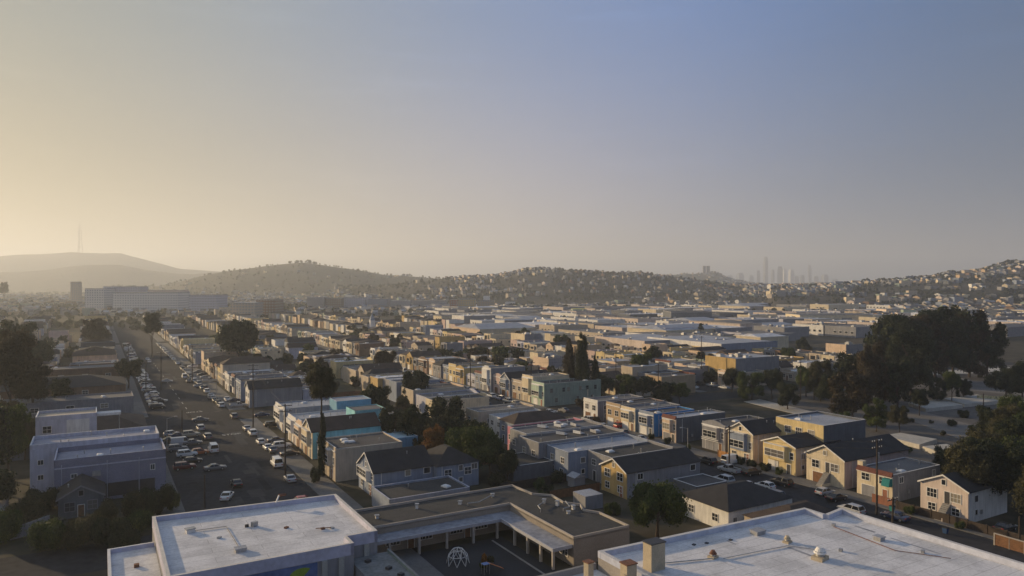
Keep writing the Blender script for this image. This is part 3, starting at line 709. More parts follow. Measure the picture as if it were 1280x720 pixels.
# ------------------------------------------------------------------ poles and lamps
def utility_pole(x, y, h, rz, label, arms=2, transformer=False):
    t = thing('utility_pole', (x, y, 0), rz, label, 'utility pole', 'utility poles along the streets')
    b = MB(); b.cyl(0, 0, 0, h, .2, .12, M_darkwood, 8); b.build('pole', t)
    for i in range(arms):
        z = h - .5 - i*1.2; c = MB(); c.box(-1.5, 1.5, -.07, .07, z, z+.14, M_darkwood); a = c.build('crossarm', t)
        d = MB()
        for k in (-1.35, -.7, .7, 1.35): d.cyl(k, 0, z+.14, z+.36, .05, .07, M_trim, 6)
        d.build('insulators', a)
    if transformer: c = MB(); c.cyl(.35, 0, h-3.6, h-2.5, .25, .25, M_metal, 10); c.build('transformer', t)
    return t
def street_lamp(x, y, h, rz, label):
    t = thing('street_lamp', (x, y, 0), rz, label, 'street lamp', 'street lamps')
    b = MB(); b.cyl(0, 0, 0, h, .11, .07, M_metal, 8); b.build('pole', t)
    b = MB(); b.rod((0,0,h-.1), (1.8,0,h+.4), .05, .04, M_metal); b.build('arm', t)
    b = MB(); b.hull([(1.7,-.14,h+.3),(2.5,-.1,h+.3),(2.5,.1,h+.3),(1.7,.14,h+.3)], [(1.8,-.1,h+.45),(2.4,-.06,h+.42),(2.4,.06,h+.42),(1.8,.1,h+.45)], M_metal); b.build('lamp_head', t)
    return t

# ================================================================== NEAR BUILDINGS
def gbuild(b, name, parent=None): return b.build(name, parent)
GRZ = R(30)
def gthing(name, u, v, label, cat, group=None): return thing(name, G(u, v), GRZ, label, cat, group)   # local x = +u, local y = +v

# --- painted school block with a white roof (front left of the picture)
t = gthing('school_building', 7, 92.5, 'two-storey school block with white membrane roof and a painted mural wall', 'school building')
outer = [(0,0),(22.3,0),(22.3,3),(26.6,3),(26.6,23),(0,25.3)]
M_mural = surf('mural blue paint', (.10,.16,.34), .8, .35, .25, scale2=1.2)
b = MB(); b.prism(outer, 0, 7.0, W('grey'), M_whiteroof); b.build('wall', t)
def parapet(outer, z0, z1, th, m, name, par, mtop=None, skip=()):
    """solid rim standing on the inside of a convex-ish outline"""
    b = MB(); n = len(outer)
    cx = sum(p[0] for p in outer)/n; cy = sum(p[1] for p in outer)/n
    for i in range(n):
        if i in skip: continue
        (ax, ay), (bx_, by) = outer[i], outer[(i+1) % n]; dx, dy = bx_-ax, by-ay; L = math.hypot(dx, dy); nx, ny = -dy/L*th, dx/L*th
        b.hull([(ax,ay,z0),(bx_,by,z0),(bx_+nx,by+ny,z0),(ax+nx,ay+ny,z0)], [(ax,ay,z1+.001*i),(bx_,by,z1+.001*i),(bx_+nx,by+ny,z1+.001*i),(ax+nx,ay+ny,z1+.001*i)], m, mtop)
    return b.build(name, par)
M_edgepaint = surf('lavender edge paint', (.50,.50,.62), .7, .2, .4, scale2=1.5)
parapet([(-.03,-.03),(22.33,-.03),(22.33,2.97),(26.63,2.97),(26.63,23.03),(-.03,25.33)], 6.2, 7.75, .45, M_edgepaint, 'parapet', t, surf('cream coping', (.72,.66,.58), .7, .2, .6))
b = MB(); b.face([(.5,-.06,0),(17.5,-.06,0),(17.5,-.06,6.15),(.5,-.06,6.15)], M_mural); mu = b.build('mural', t)
M_mg = surf('mural green paint', (.25,.38,.04), .8, .3, .4); M_my = surf('mural pale paint', (.45,.52,.60), .8, .3, .4)
def leafshape(cx, cz, L, w, ang, m, par):
    b = MB(); n = 10; pts = []
    for i in range(n+1): s = i/n; pts.append((L*(s-.5), w*math.sin(PI*s)**.8))
    for i in range(n-1, 0, -1): s = i/n; pts.append((L*(s-.5), -w*.4*math.sin(PI*s)**.8))
    c, s_ = math.cos(ang), math.sin(ang); b.face([(cx + x*c - z*s_, -.075, cz + x*s_ + z*c) for x, z in pts], m); return b.build('mural_shape', par)
leafshape(15, 4.7, 3.6, 1.0, .5, M_mg, mu); leafshape(11.5, 4.2, 3.2, .9, .3, M_mg, mu); leafshape(7, 4.8, 4.2, 1.0, .2, M_my, mu); leafshape(3.2, 4.6, 3.4, 1.1, .7, M_mg, mu); leafshape(16.2, 2.4, 2.2, .8, .9, M_my, mu)
for x in (18.4, 20.6, 22.8, 25.0): 
    b = MB()
    y = -.3 if x < 22.3 else 2.7
    b.box(x-.35, x+.35, y, y+.28, 0, 6.18, surf('pale pilaster', (.38,.38,.36), .85, .2, .5)); b.build('pilaster', t)

def roofbox(par, name, x, y, z, sx, sy, sz, m, rz=0, cap=None):
    b = MB(); b.box(-sx/2, sx/2, -sy/2, sy/2, 0, sz, m)
    if cap: b.box(-sx/2-.1, sx/2+.1, -sy/2-.1, sy/2+.1, sz, sz+.12, cap)
    return link(name, b_mesh(b, name), par, (x, y, z), rz)
def b_mesh(b, name):
    me = bpy.data.meshes.new(name); me.from_pydata(b.v, [], b.f)
    for m in b.mats: me.materials.append(m)
    me.polygons.foreach_set('material_index', b.m); me.update(); return me
roofbox(t, 'roof_vent', 4.3, 17.5, 7.0, 1.1, .8, .5, M_trim, .2, M_metal)
roofbox(t, 'roof_vent', 12.6, 15.6, 7.0, .8, .6, .7, M_metal, .5); roofbox(t, 'roof_vent', 11.6, 15.9, 7.0, .5, .4, .35, M_darktrim, 0)
for i, (x, y) in enumerate([(20.8, 9.5), (22.0, 9.1), (16.4, 12.5), (7.5, 13)]): roofbox(t, 'roof_drain', x, y, 7.0, .55, .45, .22, [M_rust, M_metal][i % 2], .3*i)
b = MB(); b.rod((19.8, 9.6, 7.25), (21.8, 8.9, 7.25), .07, .07, M_rust); b.build('roof_pipe', t)
b = MB(); b.rod((17.2, 23.2, 7.7), (17.8, 23.8, 8.6), .12, .12, M_trim); b.rod((17.8, 23.8, 8.6), (18.9, 24.2, 8.5), .25, .2, M_rust, 8); b.build('exhaust_duct', t)
roofbox(t, 'roof_hatch', 9.2, 6.5, 7.0, 1.3, 1.0, .4, M_metal, 0, M_silver)
b = MB(); b.rod((4.8, 17.5, 7.15), (9, 17.2, 7.15), .05, .05, M_concrete); b.rod((9, 17.2, 7.15), (9.2, 7.2, 7.15), .05, .05, M_concrete); b.build('conduit', t)
# water stains on the roof are shape of dirt of their own
M_stain = surf('roof water stain', (.36,.36,.38), .6, .35, .4, scale2=1.5)
# annex on the street side
t = gthing('school_annex', 1.2, 88, 'lower white-roofed annex beside the school block, street side', 'annex')
b = MB(); b.box(0, 5.76, 0, 24.2, 0, 5.2, W('grey'), M_whiteroof); b.build('wall', t)
parapet([(-.03,-.03),(5.7,-.03),(5.7,24.23),(-.03,24.23)], 4.6, 5.8, .35, M_edgepaint, 'parapet', t, M_trim, skip=(1,))
roofbox(t, 'roof_vent', 3.2, 17, 5.2, .6, .6, .4, M_rust)
t = gthing('entrance_wing', 29.6, 76, 'low grey-roofed wing between the school block and the courtyard', 'building wing')
b = MB(); b.box(0, 5.6, 0, 19.4, 0, 4.6, W('grey'), surf('worn grey roof', (.22,.225,.22), .9, .35, .4, scale2=2)); b.build('wall', t)
b = MB(); b.box(5.4, 5.72, -.03, 19.43, 4.4, 4.95, W('sage'), M_concrete); b.build('parapet', t)
for x, y in ((1.8, 17), (3.4, 13.4), (4.0, 10.6)): roofbox(t, 'roof_vent', x, y, 4.6, .7, .6, .35, M_darktrim, .4)

# --- courtyard building
t = gthing('courtyard_building', 36, 87, 'single-storey courtyard building with dark gravel roof and pale covered walkway', 'school building')
M_dk = surf('dark gravel roof', (.060,.060,.060), .95, .35, .2, scale2=3)
L_ = [(0,19.5),(25,19.5),(25,0.4),(35.5,.4),(35.5,8),(34,10.5),(35.3,13),(33.5,15.5),(34,20),(31.5,22.5),(31,29),(0,29)]
M_cwall = surf('courtyard wall', (.30,.26,.22), .9, .2, .3)
b = MB(); b.prism(L_, 0, 4.15, M_cwall, M_dk); b.build('wall', t)
parapet([(x, y) for x, y in L_], 3.9, 4.5, .22, surf('pale fascia', (.42,.38,.34), .8, .2, .5), 'roof_edge', t, surf('tan coping', (.50,.42,.34), .8, .2, .6))
M_can = surf('weathered canopy', (.30,.31,.35), .75, .35, .3, scale2=1.2)
b = MB(); b.prism([(0,16.4),(21.7,16.4),(21.7,.9),(24.97,.9),(24.97,19.47),(0,19.47)], 3.0, 3.2, M_can); b.build('canopy', t)
b = MB(); b.box(0, 21.69, 16.2, 16.39, 2.75, 3.27, surf('canopy fascia', (.42,.43,.48), .7, .2, .6)); b.box(21.5, 21.69, .9, 16.19, 2.75, 3.27, surf('canopy fascia', None)); b.box(21.5, 25.1, .7, .89, 2.75, 3.27, surf('canopy fascia', None)); b.build('canopy_fascia', t)
M_post = surf('post paint', (.42,.38,.34), .8, .2, .8)
for x in (2.4, 7.2, 11.9, 16.6, 21.0): 
    b = MB(); b.box(x-.18, x+.18, 16.42, 16.78, 0, 2.99, M_post); b.build('post', t)
for y in (12.4, 8.4, 4.6, 1.2):
    b = MB(); b.box(21.72, 22.08, y-.18, y+.18, 0, 2.99, M_post); b.build('post', t)
for x in (4, 9.5, 15, 19.5):
    wl_ = window(t, 'f', x, 1.1, 2.2, 1.3, (0, 31, 19.5, 29), M_trim, bars=3)
for x in (7, 17): door(t, 'f', x, .02, 1.0, 2.1, (0, 31, 19.5, 29), M_wood)
for y in (3, 9, 15): window(t, 'l', y, 1.1, 2.0, 1.3, (25, 35, 0, 19), M_trim, bars=2)
def rpipe(p1, p2, p3, par):
    b = MB(); b.rod(p1, p2, .09, .09, M_metal); b.rod(p2, p3, .09, .09, M_metal); b.rod((p1[0], p1[1], 4.15), p1, .09, .09, M_metal); b.rod((p3[0], p3[1], 4.15), p3, .09, .09, M_metal); b.build('roof_pipe', par)
rpipe((18.5, 22.5, 4.6), (20.5, 22.2, 4.6), (24.3, 24.6, 4.6), t); rpipe((27.5, 13.5, 4.6), (28.2, 15.5, 4.6), (30.5, 16.8, 4.6), t); rpipe((31, 12, 4.6), (32.5, 12.3, 4.6), (33.6, 15.2, 4.6), t)
for x, y in ((17.8, 24), (24.8, 25.2), (30.6, 17.3), (31.8, 15), (33, 12), (10.5, 25.5), (3.0, 24), (31, 10.5)): roofbox(t, 'roof_vent', x, y, 4.15, .5, .45, random.Random(x).uniform(.35, .8), M_trim, x, M_metal)
sheet('courtyard_ground', 36, 58, 74, 104, .03, surf('courtyard asphalt', (.032,.034,.040), .9, .35, .15))
sheet('courtyard_kerb', 55.6, 55.9, 78, 103, .12, M_concrete, .12)
# play dome
t = thing('play_dome', G(46.8, 97.3), 0, 'domed metal climbing frame in the dark school courtyard', 'climbing frame')
b = MB(); rr = 1.75; hh = 2.4
lv = [[(rr*math.cos(a)*math.cos(e), rr*math.sin(a)*math.cos(e), hh*math.sin(e)) for a in [2*PI*i/8 + (.39 if j % 2 else 0) for i in range(8)]] for j, e in enumerate([0, .55, 1.1])]
for r_ in lv[1:]:
    for i in range(8): b.rod(r_[i], r_[(i+1) % 8], .045, .045, M_trim)
for i in range(8):
    for lo, hi, dd in ((lv[0], lv[1], 0), (lv[1], lv[2], 1)):
        b.rod(lo[i], hi[i], .045, .045, M_trim); b.rod(lo[i], hi[(i-1+2*dd) % 8], .045, .045, M_trim)
for i in range(0, 8, 2): b.rod(lv[2][i], (0, 0, hh), .045, .045, M_trim)
b.build('climbing_bars', t)
# small play slide with orange panels and a planter
t = thing('play_slide', G(49.0, 91.8), .6, 'small orange slide in the school courtyard', 'slide')
b = MB(); b.hull([(0,-.4,1.5),(.1,-.4,1.5),(.1,.4,1.5),(0,.4,1.5)], [(2.4,-.4,.25),(2.5,-.4,.25),(2.5,.4,.25),(2.4,.4,.25)], surf('orange plastic', (.60,.20,.05), .5, .15, 1)); b.build('chute', t)
b = MB()
for x, y in ((-.9,-.4),(-.9,.4),(0,-.4),(0,.4)): b.rod((x,y,0), (x,y,1.55), .04, .04, M_metal)
b.box(-.95,.03,-.45,.45,1.45,1.52, surf('blue plastic', (.05,.12,.35), .5, .15, 1)); b.build('platform', t)
for i, (u, v) in enumerate(((49.6, 94.4), (50.6, 94.0), (48.8, 93.0))):
    p = G(u, v); tree(p.x, p.y, 1.9 - .3*i, .7, 'shrub', ['orange', 'olive', 'green'][i], 2, ['orange-leaved', 'olive', 'green'][i] + ' potted shrub beside the climbing frame in the courtyard', name='shrub', cat='shrub')

# --- big white roof, bottom right
t = gthing('hall_building', 53.5, 28, 'long hall with a broad white flat roof, vents and a stepped rear corner', 'hall')
HO = [(0,0),(41.2,0),(41.2,39.3),(36.7,38.6),(36.6,42),(0,43.4)]
b = MB(); b.prism(HO, 0, 8.3, surf('hall wall', (.34,.31,.28), .9, .2, .3), M_whiteroof); b.build('wall', t)
parapet([(x + (.03 if x > 20 else -.03), y + (.03 if y > 20 else -.03)) for x, y in HO], 8.2, 9.0, .55, surf('hall parapet', (.52,.55,.66), .7, .2, .4, scale2=1.5), 'parapet', t, surf('hall coping', (.66,.63,.60), .7, .2, .5))
t2 = gthing('side_wing', 37.5, 60, 'low wing with plain parapet joined to the white-roofed hall', 'building wing')
b = MB(); b.box(0, 15.96, 0, 12, 0, 6.6, surf('side wing wall', (.32,.30,.29), .9, .2, .3), M_whiteroof); b.build('wall', t2)
parapet([(-.03,-.03),(15.9,-.03),(15.9,12.03),(-.03,12.03)], 6.3, 7.4, .4, surf('side wing wall', None), 'parapet', t2, M_concrete, skip=(1,))
M_buff = surf('buff stucco', (.50,.42,.30), .85, .2, .8)
def uvz(px, py, z): u, v = atg(px, py, z); return u, v
def onroof(px, py): u, v = uvz(px, py, 8.3); return u - 53.5, v - 28
x, y = onroof(818, 712); roofbox(t, 'chimney_box', x, y, 8.3, 2.1, 1.5, 3.2, M_buff, 0, M_darktrim)
x, y = onroof(786, 727); roofbox(t, 'chimney_box', x, y, 8.3, 1.4, 1.2, 2.0, M_buff, 0, M_rust)
x, y = onroof(736, 722); roofbox(t, 'chimney_box', x, y, 8.3, .8, .8, 1.7, M_buff, .1, M_rust)
def mushroom(par, x, y, z, s, m):
    b = MB(); b.box(-.9*s,.9*s,-.7*s,.7*s,0,.45*s, M_buff); b.cyl(0,0,.45*s,.75*s,.5*s,.45*s,M_metal,14); b.cyl(0,0,.8*s,1.0*s,.75*s,.7*s,m,14); b.cyl(0,0,1.05*s,1.5*s,.62*s,.35*s,m,14)
    link('turbine_vent', b_mesh(b, 'turbine_vent'), par, (x, y, z), .2)
def run(par, pts, z, r, m, name):
    b = MB()
    for p_, q_ in zip(pts, pts[1:]): b.rod((*onroof(*p_), z), (*onroof(*q_), z), r, r, m)
    return b.build(name, par)
run(t, [(905, 700), (985, 684), (1030, 690)], 8.42, .05, M_metal, 'conduit'); run(t, [(1043, 660), (1120, 690), (1190, 700)], 8.42, .05, M_rust, 'conduit'); run(t, [(830, 706), (892, 700)], 8.42, .07, M_metal, 'gas_pipe')
for px, py, sx_, sy_ in ((948, 668, 1.6, 1.2), (1100, 676, 1.0, 1.0)):
    x, y = onroof(px, py); roofbox(t, 'roof_hatch', x, y, 8.3, sx_, sy_, .45, M_metal, 0, M_silver)
x, y = onroof(1026, 700); mushroom(t, x, y, 8.3, 1.0, M_trim)
x, y = onroof(892, 698); mushroom(t, x, y, 8.3, .62, M_rust)
x, y = onroof(985, 679); mushroom(t, x, y, 8.3, .6, M_buff)
for px, py in ((1043, 658), (1155, 692), (1052, 690), (868, 682), (884, 680), (914, 676)): 
    x, y = onroof(px, py); roofbox(t, 'roof_drain', x, y, 8.3, .45, .4, .35 if px > 1000 else .12, M_metal if px > 1000 else M_darktrim, .3)
b = MB(); 
for px, py, L, wd in ((1082, 662, 3.0, .5), (1145, 683, 6.5, .35), (1000, 690, 3.5, .5), (915, 679, 1.5, .3)):
    x, y = onroof(px, py); b.face([(x-wd/2, y-L/2, 8.306), (x+wd/2, y-L/2, 8.306), (x+wd/2, y+L/2, 8.306), (x-wd/2, y+L/2, 8.306)], M_stain)
b.build('roof_patches', t)
# ================================================================== WEST SIDE OF THE WIDE AVENUE (left of the picture)
def blockb(name, u0, u1, v0, v1, h, label, wall, roof, cat='building', rim=.5, rimm=None, base=0, group=None, wins=(), bits=0, d=None, frontd=None):
    """flat-roofed building on the grid; wins = (side, pos, z, w, h)"""
    t = gthing(name, u0, v0, label, cat, group); t.location.z = base; w, dp = u1-u0, v1-v0
    b = MB(); b.box(0, w, 0, dp, 0, h, wall, roof); b.build('wall', t)
    if rim: parapet([(-.02,-.02),(w+.02,-.02),(w+.02,dp+.02),(-.02,dp+.02)], h-.3, h+rim, .25, wall, 'parapet', t, rimm or M_trim)
    for s, p, z, ww, hh in wins: window(t, s, p, z, ww, hh, (0, w, 0, dp), M_trim, bars=1)
    if bits: roof_bits(t, random.Random(int(u0*7+v0)), 0, w, 0, dp, h, bits, 1)
    return t
ML = surf('lavender silver roof', (.34,.34,.40), .7, .25, .3, scale2=1.5)
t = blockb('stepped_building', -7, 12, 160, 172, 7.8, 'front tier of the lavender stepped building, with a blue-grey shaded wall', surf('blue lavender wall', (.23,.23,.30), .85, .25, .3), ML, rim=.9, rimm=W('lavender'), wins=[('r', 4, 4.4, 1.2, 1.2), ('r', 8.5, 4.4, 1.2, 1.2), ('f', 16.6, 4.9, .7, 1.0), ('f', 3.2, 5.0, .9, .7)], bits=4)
b = MB(); b.box(2, 17, -.06, -.002, .6, 3.2, M_darktrim); b.build('dark_band', t)  # plain dark strip across the lower front wall
for x in (1.2, 8.7, 14.2): b = MB(); b.cyl(x, -.08, .1, 7.7, .06, .06, W('lavender'), 6); b.build('downpipe', t)
b = MB(); b.box(-.02, 19.02, -.1, -.003, 6.9, 7.12, W('lavender')); b.build('belt_moulding', t)
b = MB(); b.box(6.2, 7.6, -.5, -.003, 5.0, 5.9, M_metal); b.build('air_conditioner', t); door(t, 'r', 6, .05, 1, 2.1, (0,19,0,12), M_trim)
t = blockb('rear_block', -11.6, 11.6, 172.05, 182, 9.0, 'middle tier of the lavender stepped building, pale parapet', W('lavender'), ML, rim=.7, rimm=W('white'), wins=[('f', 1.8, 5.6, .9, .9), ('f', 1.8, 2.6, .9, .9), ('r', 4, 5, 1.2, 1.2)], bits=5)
t = blockb('rooftop_flat', -12, 0, 194, 203, 11.2, 'white boxy upper flat rising behind the lavender stepped building', W('lavender'), W('beige'), rim=.6, wins=[('f', 2.2, 8, 1.6, 1.5), ('f', 7.6, 7.6, .9, 1.8)])
b = MB(); b.box(6.0, 10.5, -.12, -.003, 6.6, 10.6, W('white')); b.build('siding_panel', t)
b = MB(); b.box(12.05, 17, 2, 5, 10.6, 11.2, W('white')); b.rod((16.7,3.5,0),(16.7,3.5,10.6),.09,.09,M_metal); b.build('canopy', t)
# small dark gabled cottage in front and outside stairs
house('gabled_cottage', -2.5, 150.5, '-v', 7, 9, 3.6, 'gable', W('slate'), 'small dark gabled cottage in front of the lavender stepped building', bay=False, rise=2.0, seed=4, trim=W('grey'))
t = gthing('garden_wall', -16, 141, 'low pale garden wall sloping beside the dark cottage', 'wall'); b = MB(); b.hull([(0,0,0),(9,4,0),(9,4.3,0),(0,.3,0)], [(0,0,1.2),(9,4,2.6),(9,4.3,2.6),(0,.3,1.2)], W('grey')); b.build('wall_run', t)
blockb('corner_shed', -24, -14, 152, 160, 3.0, 'low shed with grey roof at the far garden end by the cottage', W('grey'), M_gravel, cat='shed', rim=0)
house('hip_roofed_house', -2, 206, '-v', 26, 20, 5.2, 'hip', W('slate'), 'broad house with a big dark hipped roof near the cross street corner', rise=3.4, bay=False, seed=2, roof=M_shinglebr)
blockb('rental_building', -36, 10, 255, 267, 6.2, 'long two-storey grey apartment building facing the cross street', W('grey'), M_gravel, rim=.4, rimm=W('grey'), wins=[('f', x, 3.6, 2.0, 1.3) for x in (5, 12, 20, 29, 38)] + [('r', 5, 3.6, 1.4, 1.2)], bits=4)
house('hip_roofed_hall', -16, 291, '-v', 50, 24, 6.0, 'hip', W('brown'), 'very wide building under a long dark hipped roof beside the avenue', rise=2.8, bay=False, seed=2, roof=M_shingle, garage=0)
blockb('brick_flats', -34, 8, 330, 346, 8.0, 'long brown flat-roofed building behind the dark hipped hall', W('brown'), M_gravel, rim=.5, rimm=W('beige'), wins=[('f', x, 4.5, 1.8, 1.5) for x in (6, 14, 22, 30, 38)], bits=3)
blockb('service_garage', -46, -12, 206, 226, 4.2, 'low grey garage with a white ridge strip among the dark trees', W('slate'), M_shingle, rim=.3, cat='garage')
# hedge strip along the cross street
M_hedge = M_leaf['green']

# ================================================================== EAST SIDE OF THE AVENUE, near
t = blockb('low_carport', 45, 61, 121.5, 131, 3.2, 'low dark-roofed carport building with a pale fascia in front of the blue-grey house', W('bluegrey'), M_dk, rim=.35, rimm=W('lavender'), cat='garage', wins=[('f', 3, 1, 1.2, 1.1), ('f', 8, 1, 1.2, 1.1)], bits=1)
house('gabled_house', 46.8, 139.7, '-u', 9.5, 12.5, 5.0, 'gable', W('bluegrey'), 'blue-grey clapboard house with white-trimmed gable beside the carport', rise=3.0, seed=6, garage=0, bay=True, stairs=False, baymat=W('white'))
t = house('rear_house', 59.4, 139, '-u', 11.5, 9.5, 5.0, 'hip', W('bluegrey'), 'wide blue-grey hip-roofed wing behind the white-trimmed gable', rise=2.6, seed=8, bay=False, garage=0, chimney=False)
window(t, 'r', 2.5, 2.6, 1.5, 1.4, (-5.75, 5.75, 0, 9.5)); window(t, 'r', 7.0, 2.6, 1.5, 1.4, (-5.75, 5.75, 0, 9.5))
house('corner_shop', 43.6, 156.3, '-u', 12.4, 15, 6.6, 'flat', W('beige'), 'plain beige two-storey building with a blank side wall and dark tar roof', seed=0, lod=2, garage=1, bay=True, roof=M_tar, skyl=3)
house('row_house', 45.5, 167.2, '-u', 9.2, 22, 4.6, 'flat', W('skyblue'), 'low teal building with a pale blue roof between beige block and gabled house', roof=surf('pale blue roof', (.42,.60,.70), .7, .25, .4), seed=2, lod=2, bay=False, skyl=2)
house('gabled_house', 44.4, 176.3, '-u', 8.4, 17, 6.6, 'gable', W('teal'), 'tall cream-fronted gabled house with turquoise side wall on the avenue', front=W('cream'), rise=2.4, seed=12, stairs=False, lod=2, roof=M_shinglebr)
t = blockb('rear_cottage', 57.8, 66.3, 181.2, 189, 8.8, 'turquoise rear cottage with a flat grey roof and a dark wall emblem', W('teal'), M_gravel, rim=.2, cat='house', rimm=M_darktrim)
b = MB(); c = [(4.2 + math.cos(a)*r_, -.03, 7.2 + math.sin(a)*r_*.7) for a, r_ in [(2*PI*i/16, 1.0 if i % 2 else .5) for i in range(16)]]; b.face(c, M_darktrim); b.box(4.1, 4.3, -.04, -.005, 5.8, 6.8, M_darktrim); b.build('wall_emblem', t)
house('row_house', 44.6, 185, '-u', 8.2, 13, 6.2, 'flat', W('beige'), 'tan-fronted flat house next to the tall turquoise gable, white roof', front=W('peach'), roof=M_whiteroof, seed=4, lod=2, bay=True, para='step')
house('row_house', 44.6, 193.6, '-u', 8.6, 24, 6.4, 'flat', W('white'), 'white flat-roofed house with a silver roof, two doors from the turquoise gable', roof=M_silver, seed=6, lod=2, bay=True)
blockb('rear_cottage', 58, 68, 198.4, 205.6, 8.8, 'bright blue rear cottage behind the white flat-roofed house', W('skyblue'), M_silver, rim=.2, cat='house')
house('corner_house', 45.5, 212, '-u', 12, 26, 6.6, 'flat', W('bluegrey'), 'large pale corner house with silver roof at the avenue crossroads', front=W('white'), roof=M_silver, seed=8, lod=1, bay=True)
# middle block, houses whose backs face the avenue
MID = [ # v centre, w, depth, h, style, wall, roof, text
 (113.7, 8, 19.4, 5.2, 'gable', 'ochre', M_shingle, 'long gabled house with ochre rear gable catching the sun'),
 (121.8, 8, 17, 5.8, 'flat', 'grey', M_dk, 'grey flat house with white windows beside the ochre gable'),
 (130.2, 8.4, 22, 5.8, 'flat', 'bluegrey', M_silver, 'flat house with a pale silver roof behind the grey one'),
 (138.8, 8.4, 24, 6.4, 'flat', 'grey', M_tar, 'large grey house with pale rooftop skylights and blank rear wall'),
 (147, 7.6, 22, 6.6, 'flat', 'grey', M_gravel, 'grey flat house with a tilted rooftop panel beside the skylit one'),
 (153.2, 4.6, 20, 6.2, 'flat', 'rose', M_tar, 'pink-red flat house in the middle block'),
 (163, 7.6, 16, 6.0, 'hip', 'bluegrey', M_shinglebr, 'blue-walled house under a dark hipped roof'),
 (171, 7.6, 15, 5.6, 'flat', 'white', M_silver, 'white low house with silver roof past the dark hipped roof'),
 (179, 7.6, 18, 6.4, 'flat', 'beige', M_gravel, 'beige flat house opposite the white one by the junction'),
]
for i, (v, w, d, h, st, wa, ro, tx) in enumerate(MID):
    if i == 0: house('gabled_house', 89, v, '-u', w, d, h, st, W('grey'), tx, front=W('ochre'), roof=ro, seed=0, bay=False, garage=0, rise=1.9); continue
    t = house('row_house' if st == 'flat' else 'gabled_house', 108.5, v, '+u', w, d, h, st, W(wa), tx, roof=ro, seed=2*i, lod=0 if i < 2 else 1, bay=(i % 2 == 0), rise=1.9)
    if i in (3, 4):
        for k in range(3): b = MB(); b.hull([(-1.2,-.8,.25),(1.2,-.8,.25),(1.2,.8,.25),(-1.2,.8,.25)], [(-1.2,-.8,.35),(1.2,-.8,.35),(1.2,.8,.95),(-1.2,.8,.95)], M_skylight if k else M_silver); o = link('roof_panel', b_mesh(b, 'roof_panel'), t, (-1+k*1.2, 6+k*4, h), .2*k)
house('bungalow', 108, 92.5, '+u', 12, 16, 3.6, 'hip', W('white'), 'low bungalow with wide dark hipped roof behind the round garden tree', rise=2.4, seed=10, bay=False, roof=M_shingle)
house('bungalow', 107, 79, '+u', 10, 14, 3.6, 'hip', W('beige'), 'second low dark-roofed bungalow, just behind the white hall roof', rise=2.2, seed=12, bay=False, roof=M_shinglebr)
blockb('garden_shed', 78, 82, 108, 112, 2.6, 'small pale-roofed garden shed between the courtyard building and ochre gable', W('grey'), M_silver, cat='shed', rim=0)
blockb('carport_roof', 99, 107, 101, 107.5, 3.0, 'dark flat carport beside the long ochre gabled house', W('slate'), M_tar, cat='garage', rim=.2)
blockb('back_extension', 76, 86, 131, 141, 3.2, 'low flat extension in the yard behind the grey middle block houses', W('slate'), M_dk, cat='shed', rim=.2)

# ================================================================== SUNNY SIDE OF THE GABLED-HOUSE STREET (right-hand row)
UF = 131.5
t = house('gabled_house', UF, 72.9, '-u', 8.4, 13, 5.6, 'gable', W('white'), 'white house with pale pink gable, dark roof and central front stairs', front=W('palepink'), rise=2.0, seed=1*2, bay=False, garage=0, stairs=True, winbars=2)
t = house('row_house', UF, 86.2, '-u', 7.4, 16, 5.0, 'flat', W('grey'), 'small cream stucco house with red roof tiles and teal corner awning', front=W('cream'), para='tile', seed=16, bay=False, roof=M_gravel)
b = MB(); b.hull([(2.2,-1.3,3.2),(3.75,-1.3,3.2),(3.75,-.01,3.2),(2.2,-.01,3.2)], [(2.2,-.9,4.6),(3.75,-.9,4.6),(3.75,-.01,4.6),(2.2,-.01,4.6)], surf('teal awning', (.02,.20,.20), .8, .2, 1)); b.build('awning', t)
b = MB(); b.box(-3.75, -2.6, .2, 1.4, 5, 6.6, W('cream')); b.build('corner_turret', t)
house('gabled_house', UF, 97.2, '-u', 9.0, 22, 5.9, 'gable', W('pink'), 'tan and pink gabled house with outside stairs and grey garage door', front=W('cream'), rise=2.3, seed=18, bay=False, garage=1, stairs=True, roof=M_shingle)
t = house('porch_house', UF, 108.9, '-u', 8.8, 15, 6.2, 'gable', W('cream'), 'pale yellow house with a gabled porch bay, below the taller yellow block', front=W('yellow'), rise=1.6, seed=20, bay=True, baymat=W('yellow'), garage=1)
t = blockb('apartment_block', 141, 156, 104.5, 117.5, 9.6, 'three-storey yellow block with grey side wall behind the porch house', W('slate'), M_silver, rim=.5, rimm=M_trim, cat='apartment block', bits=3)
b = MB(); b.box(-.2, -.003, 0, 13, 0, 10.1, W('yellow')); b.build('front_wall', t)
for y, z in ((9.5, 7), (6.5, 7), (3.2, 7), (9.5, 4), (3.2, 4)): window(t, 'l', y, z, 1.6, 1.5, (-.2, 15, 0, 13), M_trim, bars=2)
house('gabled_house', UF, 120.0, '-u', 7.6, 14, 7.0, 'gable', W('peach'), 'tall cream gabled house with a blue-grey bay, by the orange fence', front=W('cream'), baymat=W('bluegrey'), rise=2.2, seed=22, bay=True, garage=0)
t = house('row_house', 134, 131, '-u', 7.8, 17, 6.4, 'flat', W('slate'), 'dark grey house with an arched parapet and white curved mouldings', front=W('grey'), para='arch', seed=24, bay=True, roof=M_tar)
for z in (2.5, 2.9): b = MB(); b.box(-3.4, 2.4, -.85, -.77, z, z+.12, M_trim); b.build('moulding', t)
house('row_house', UF, 144.4, '-u', 5.2, 18, 6.3, 'flat', W('slate'), 'narrow white-fronted house with orange lower storey and long grey side', front=W('peach'), para='tile', seed=26, bay=True, roof=M_silver)
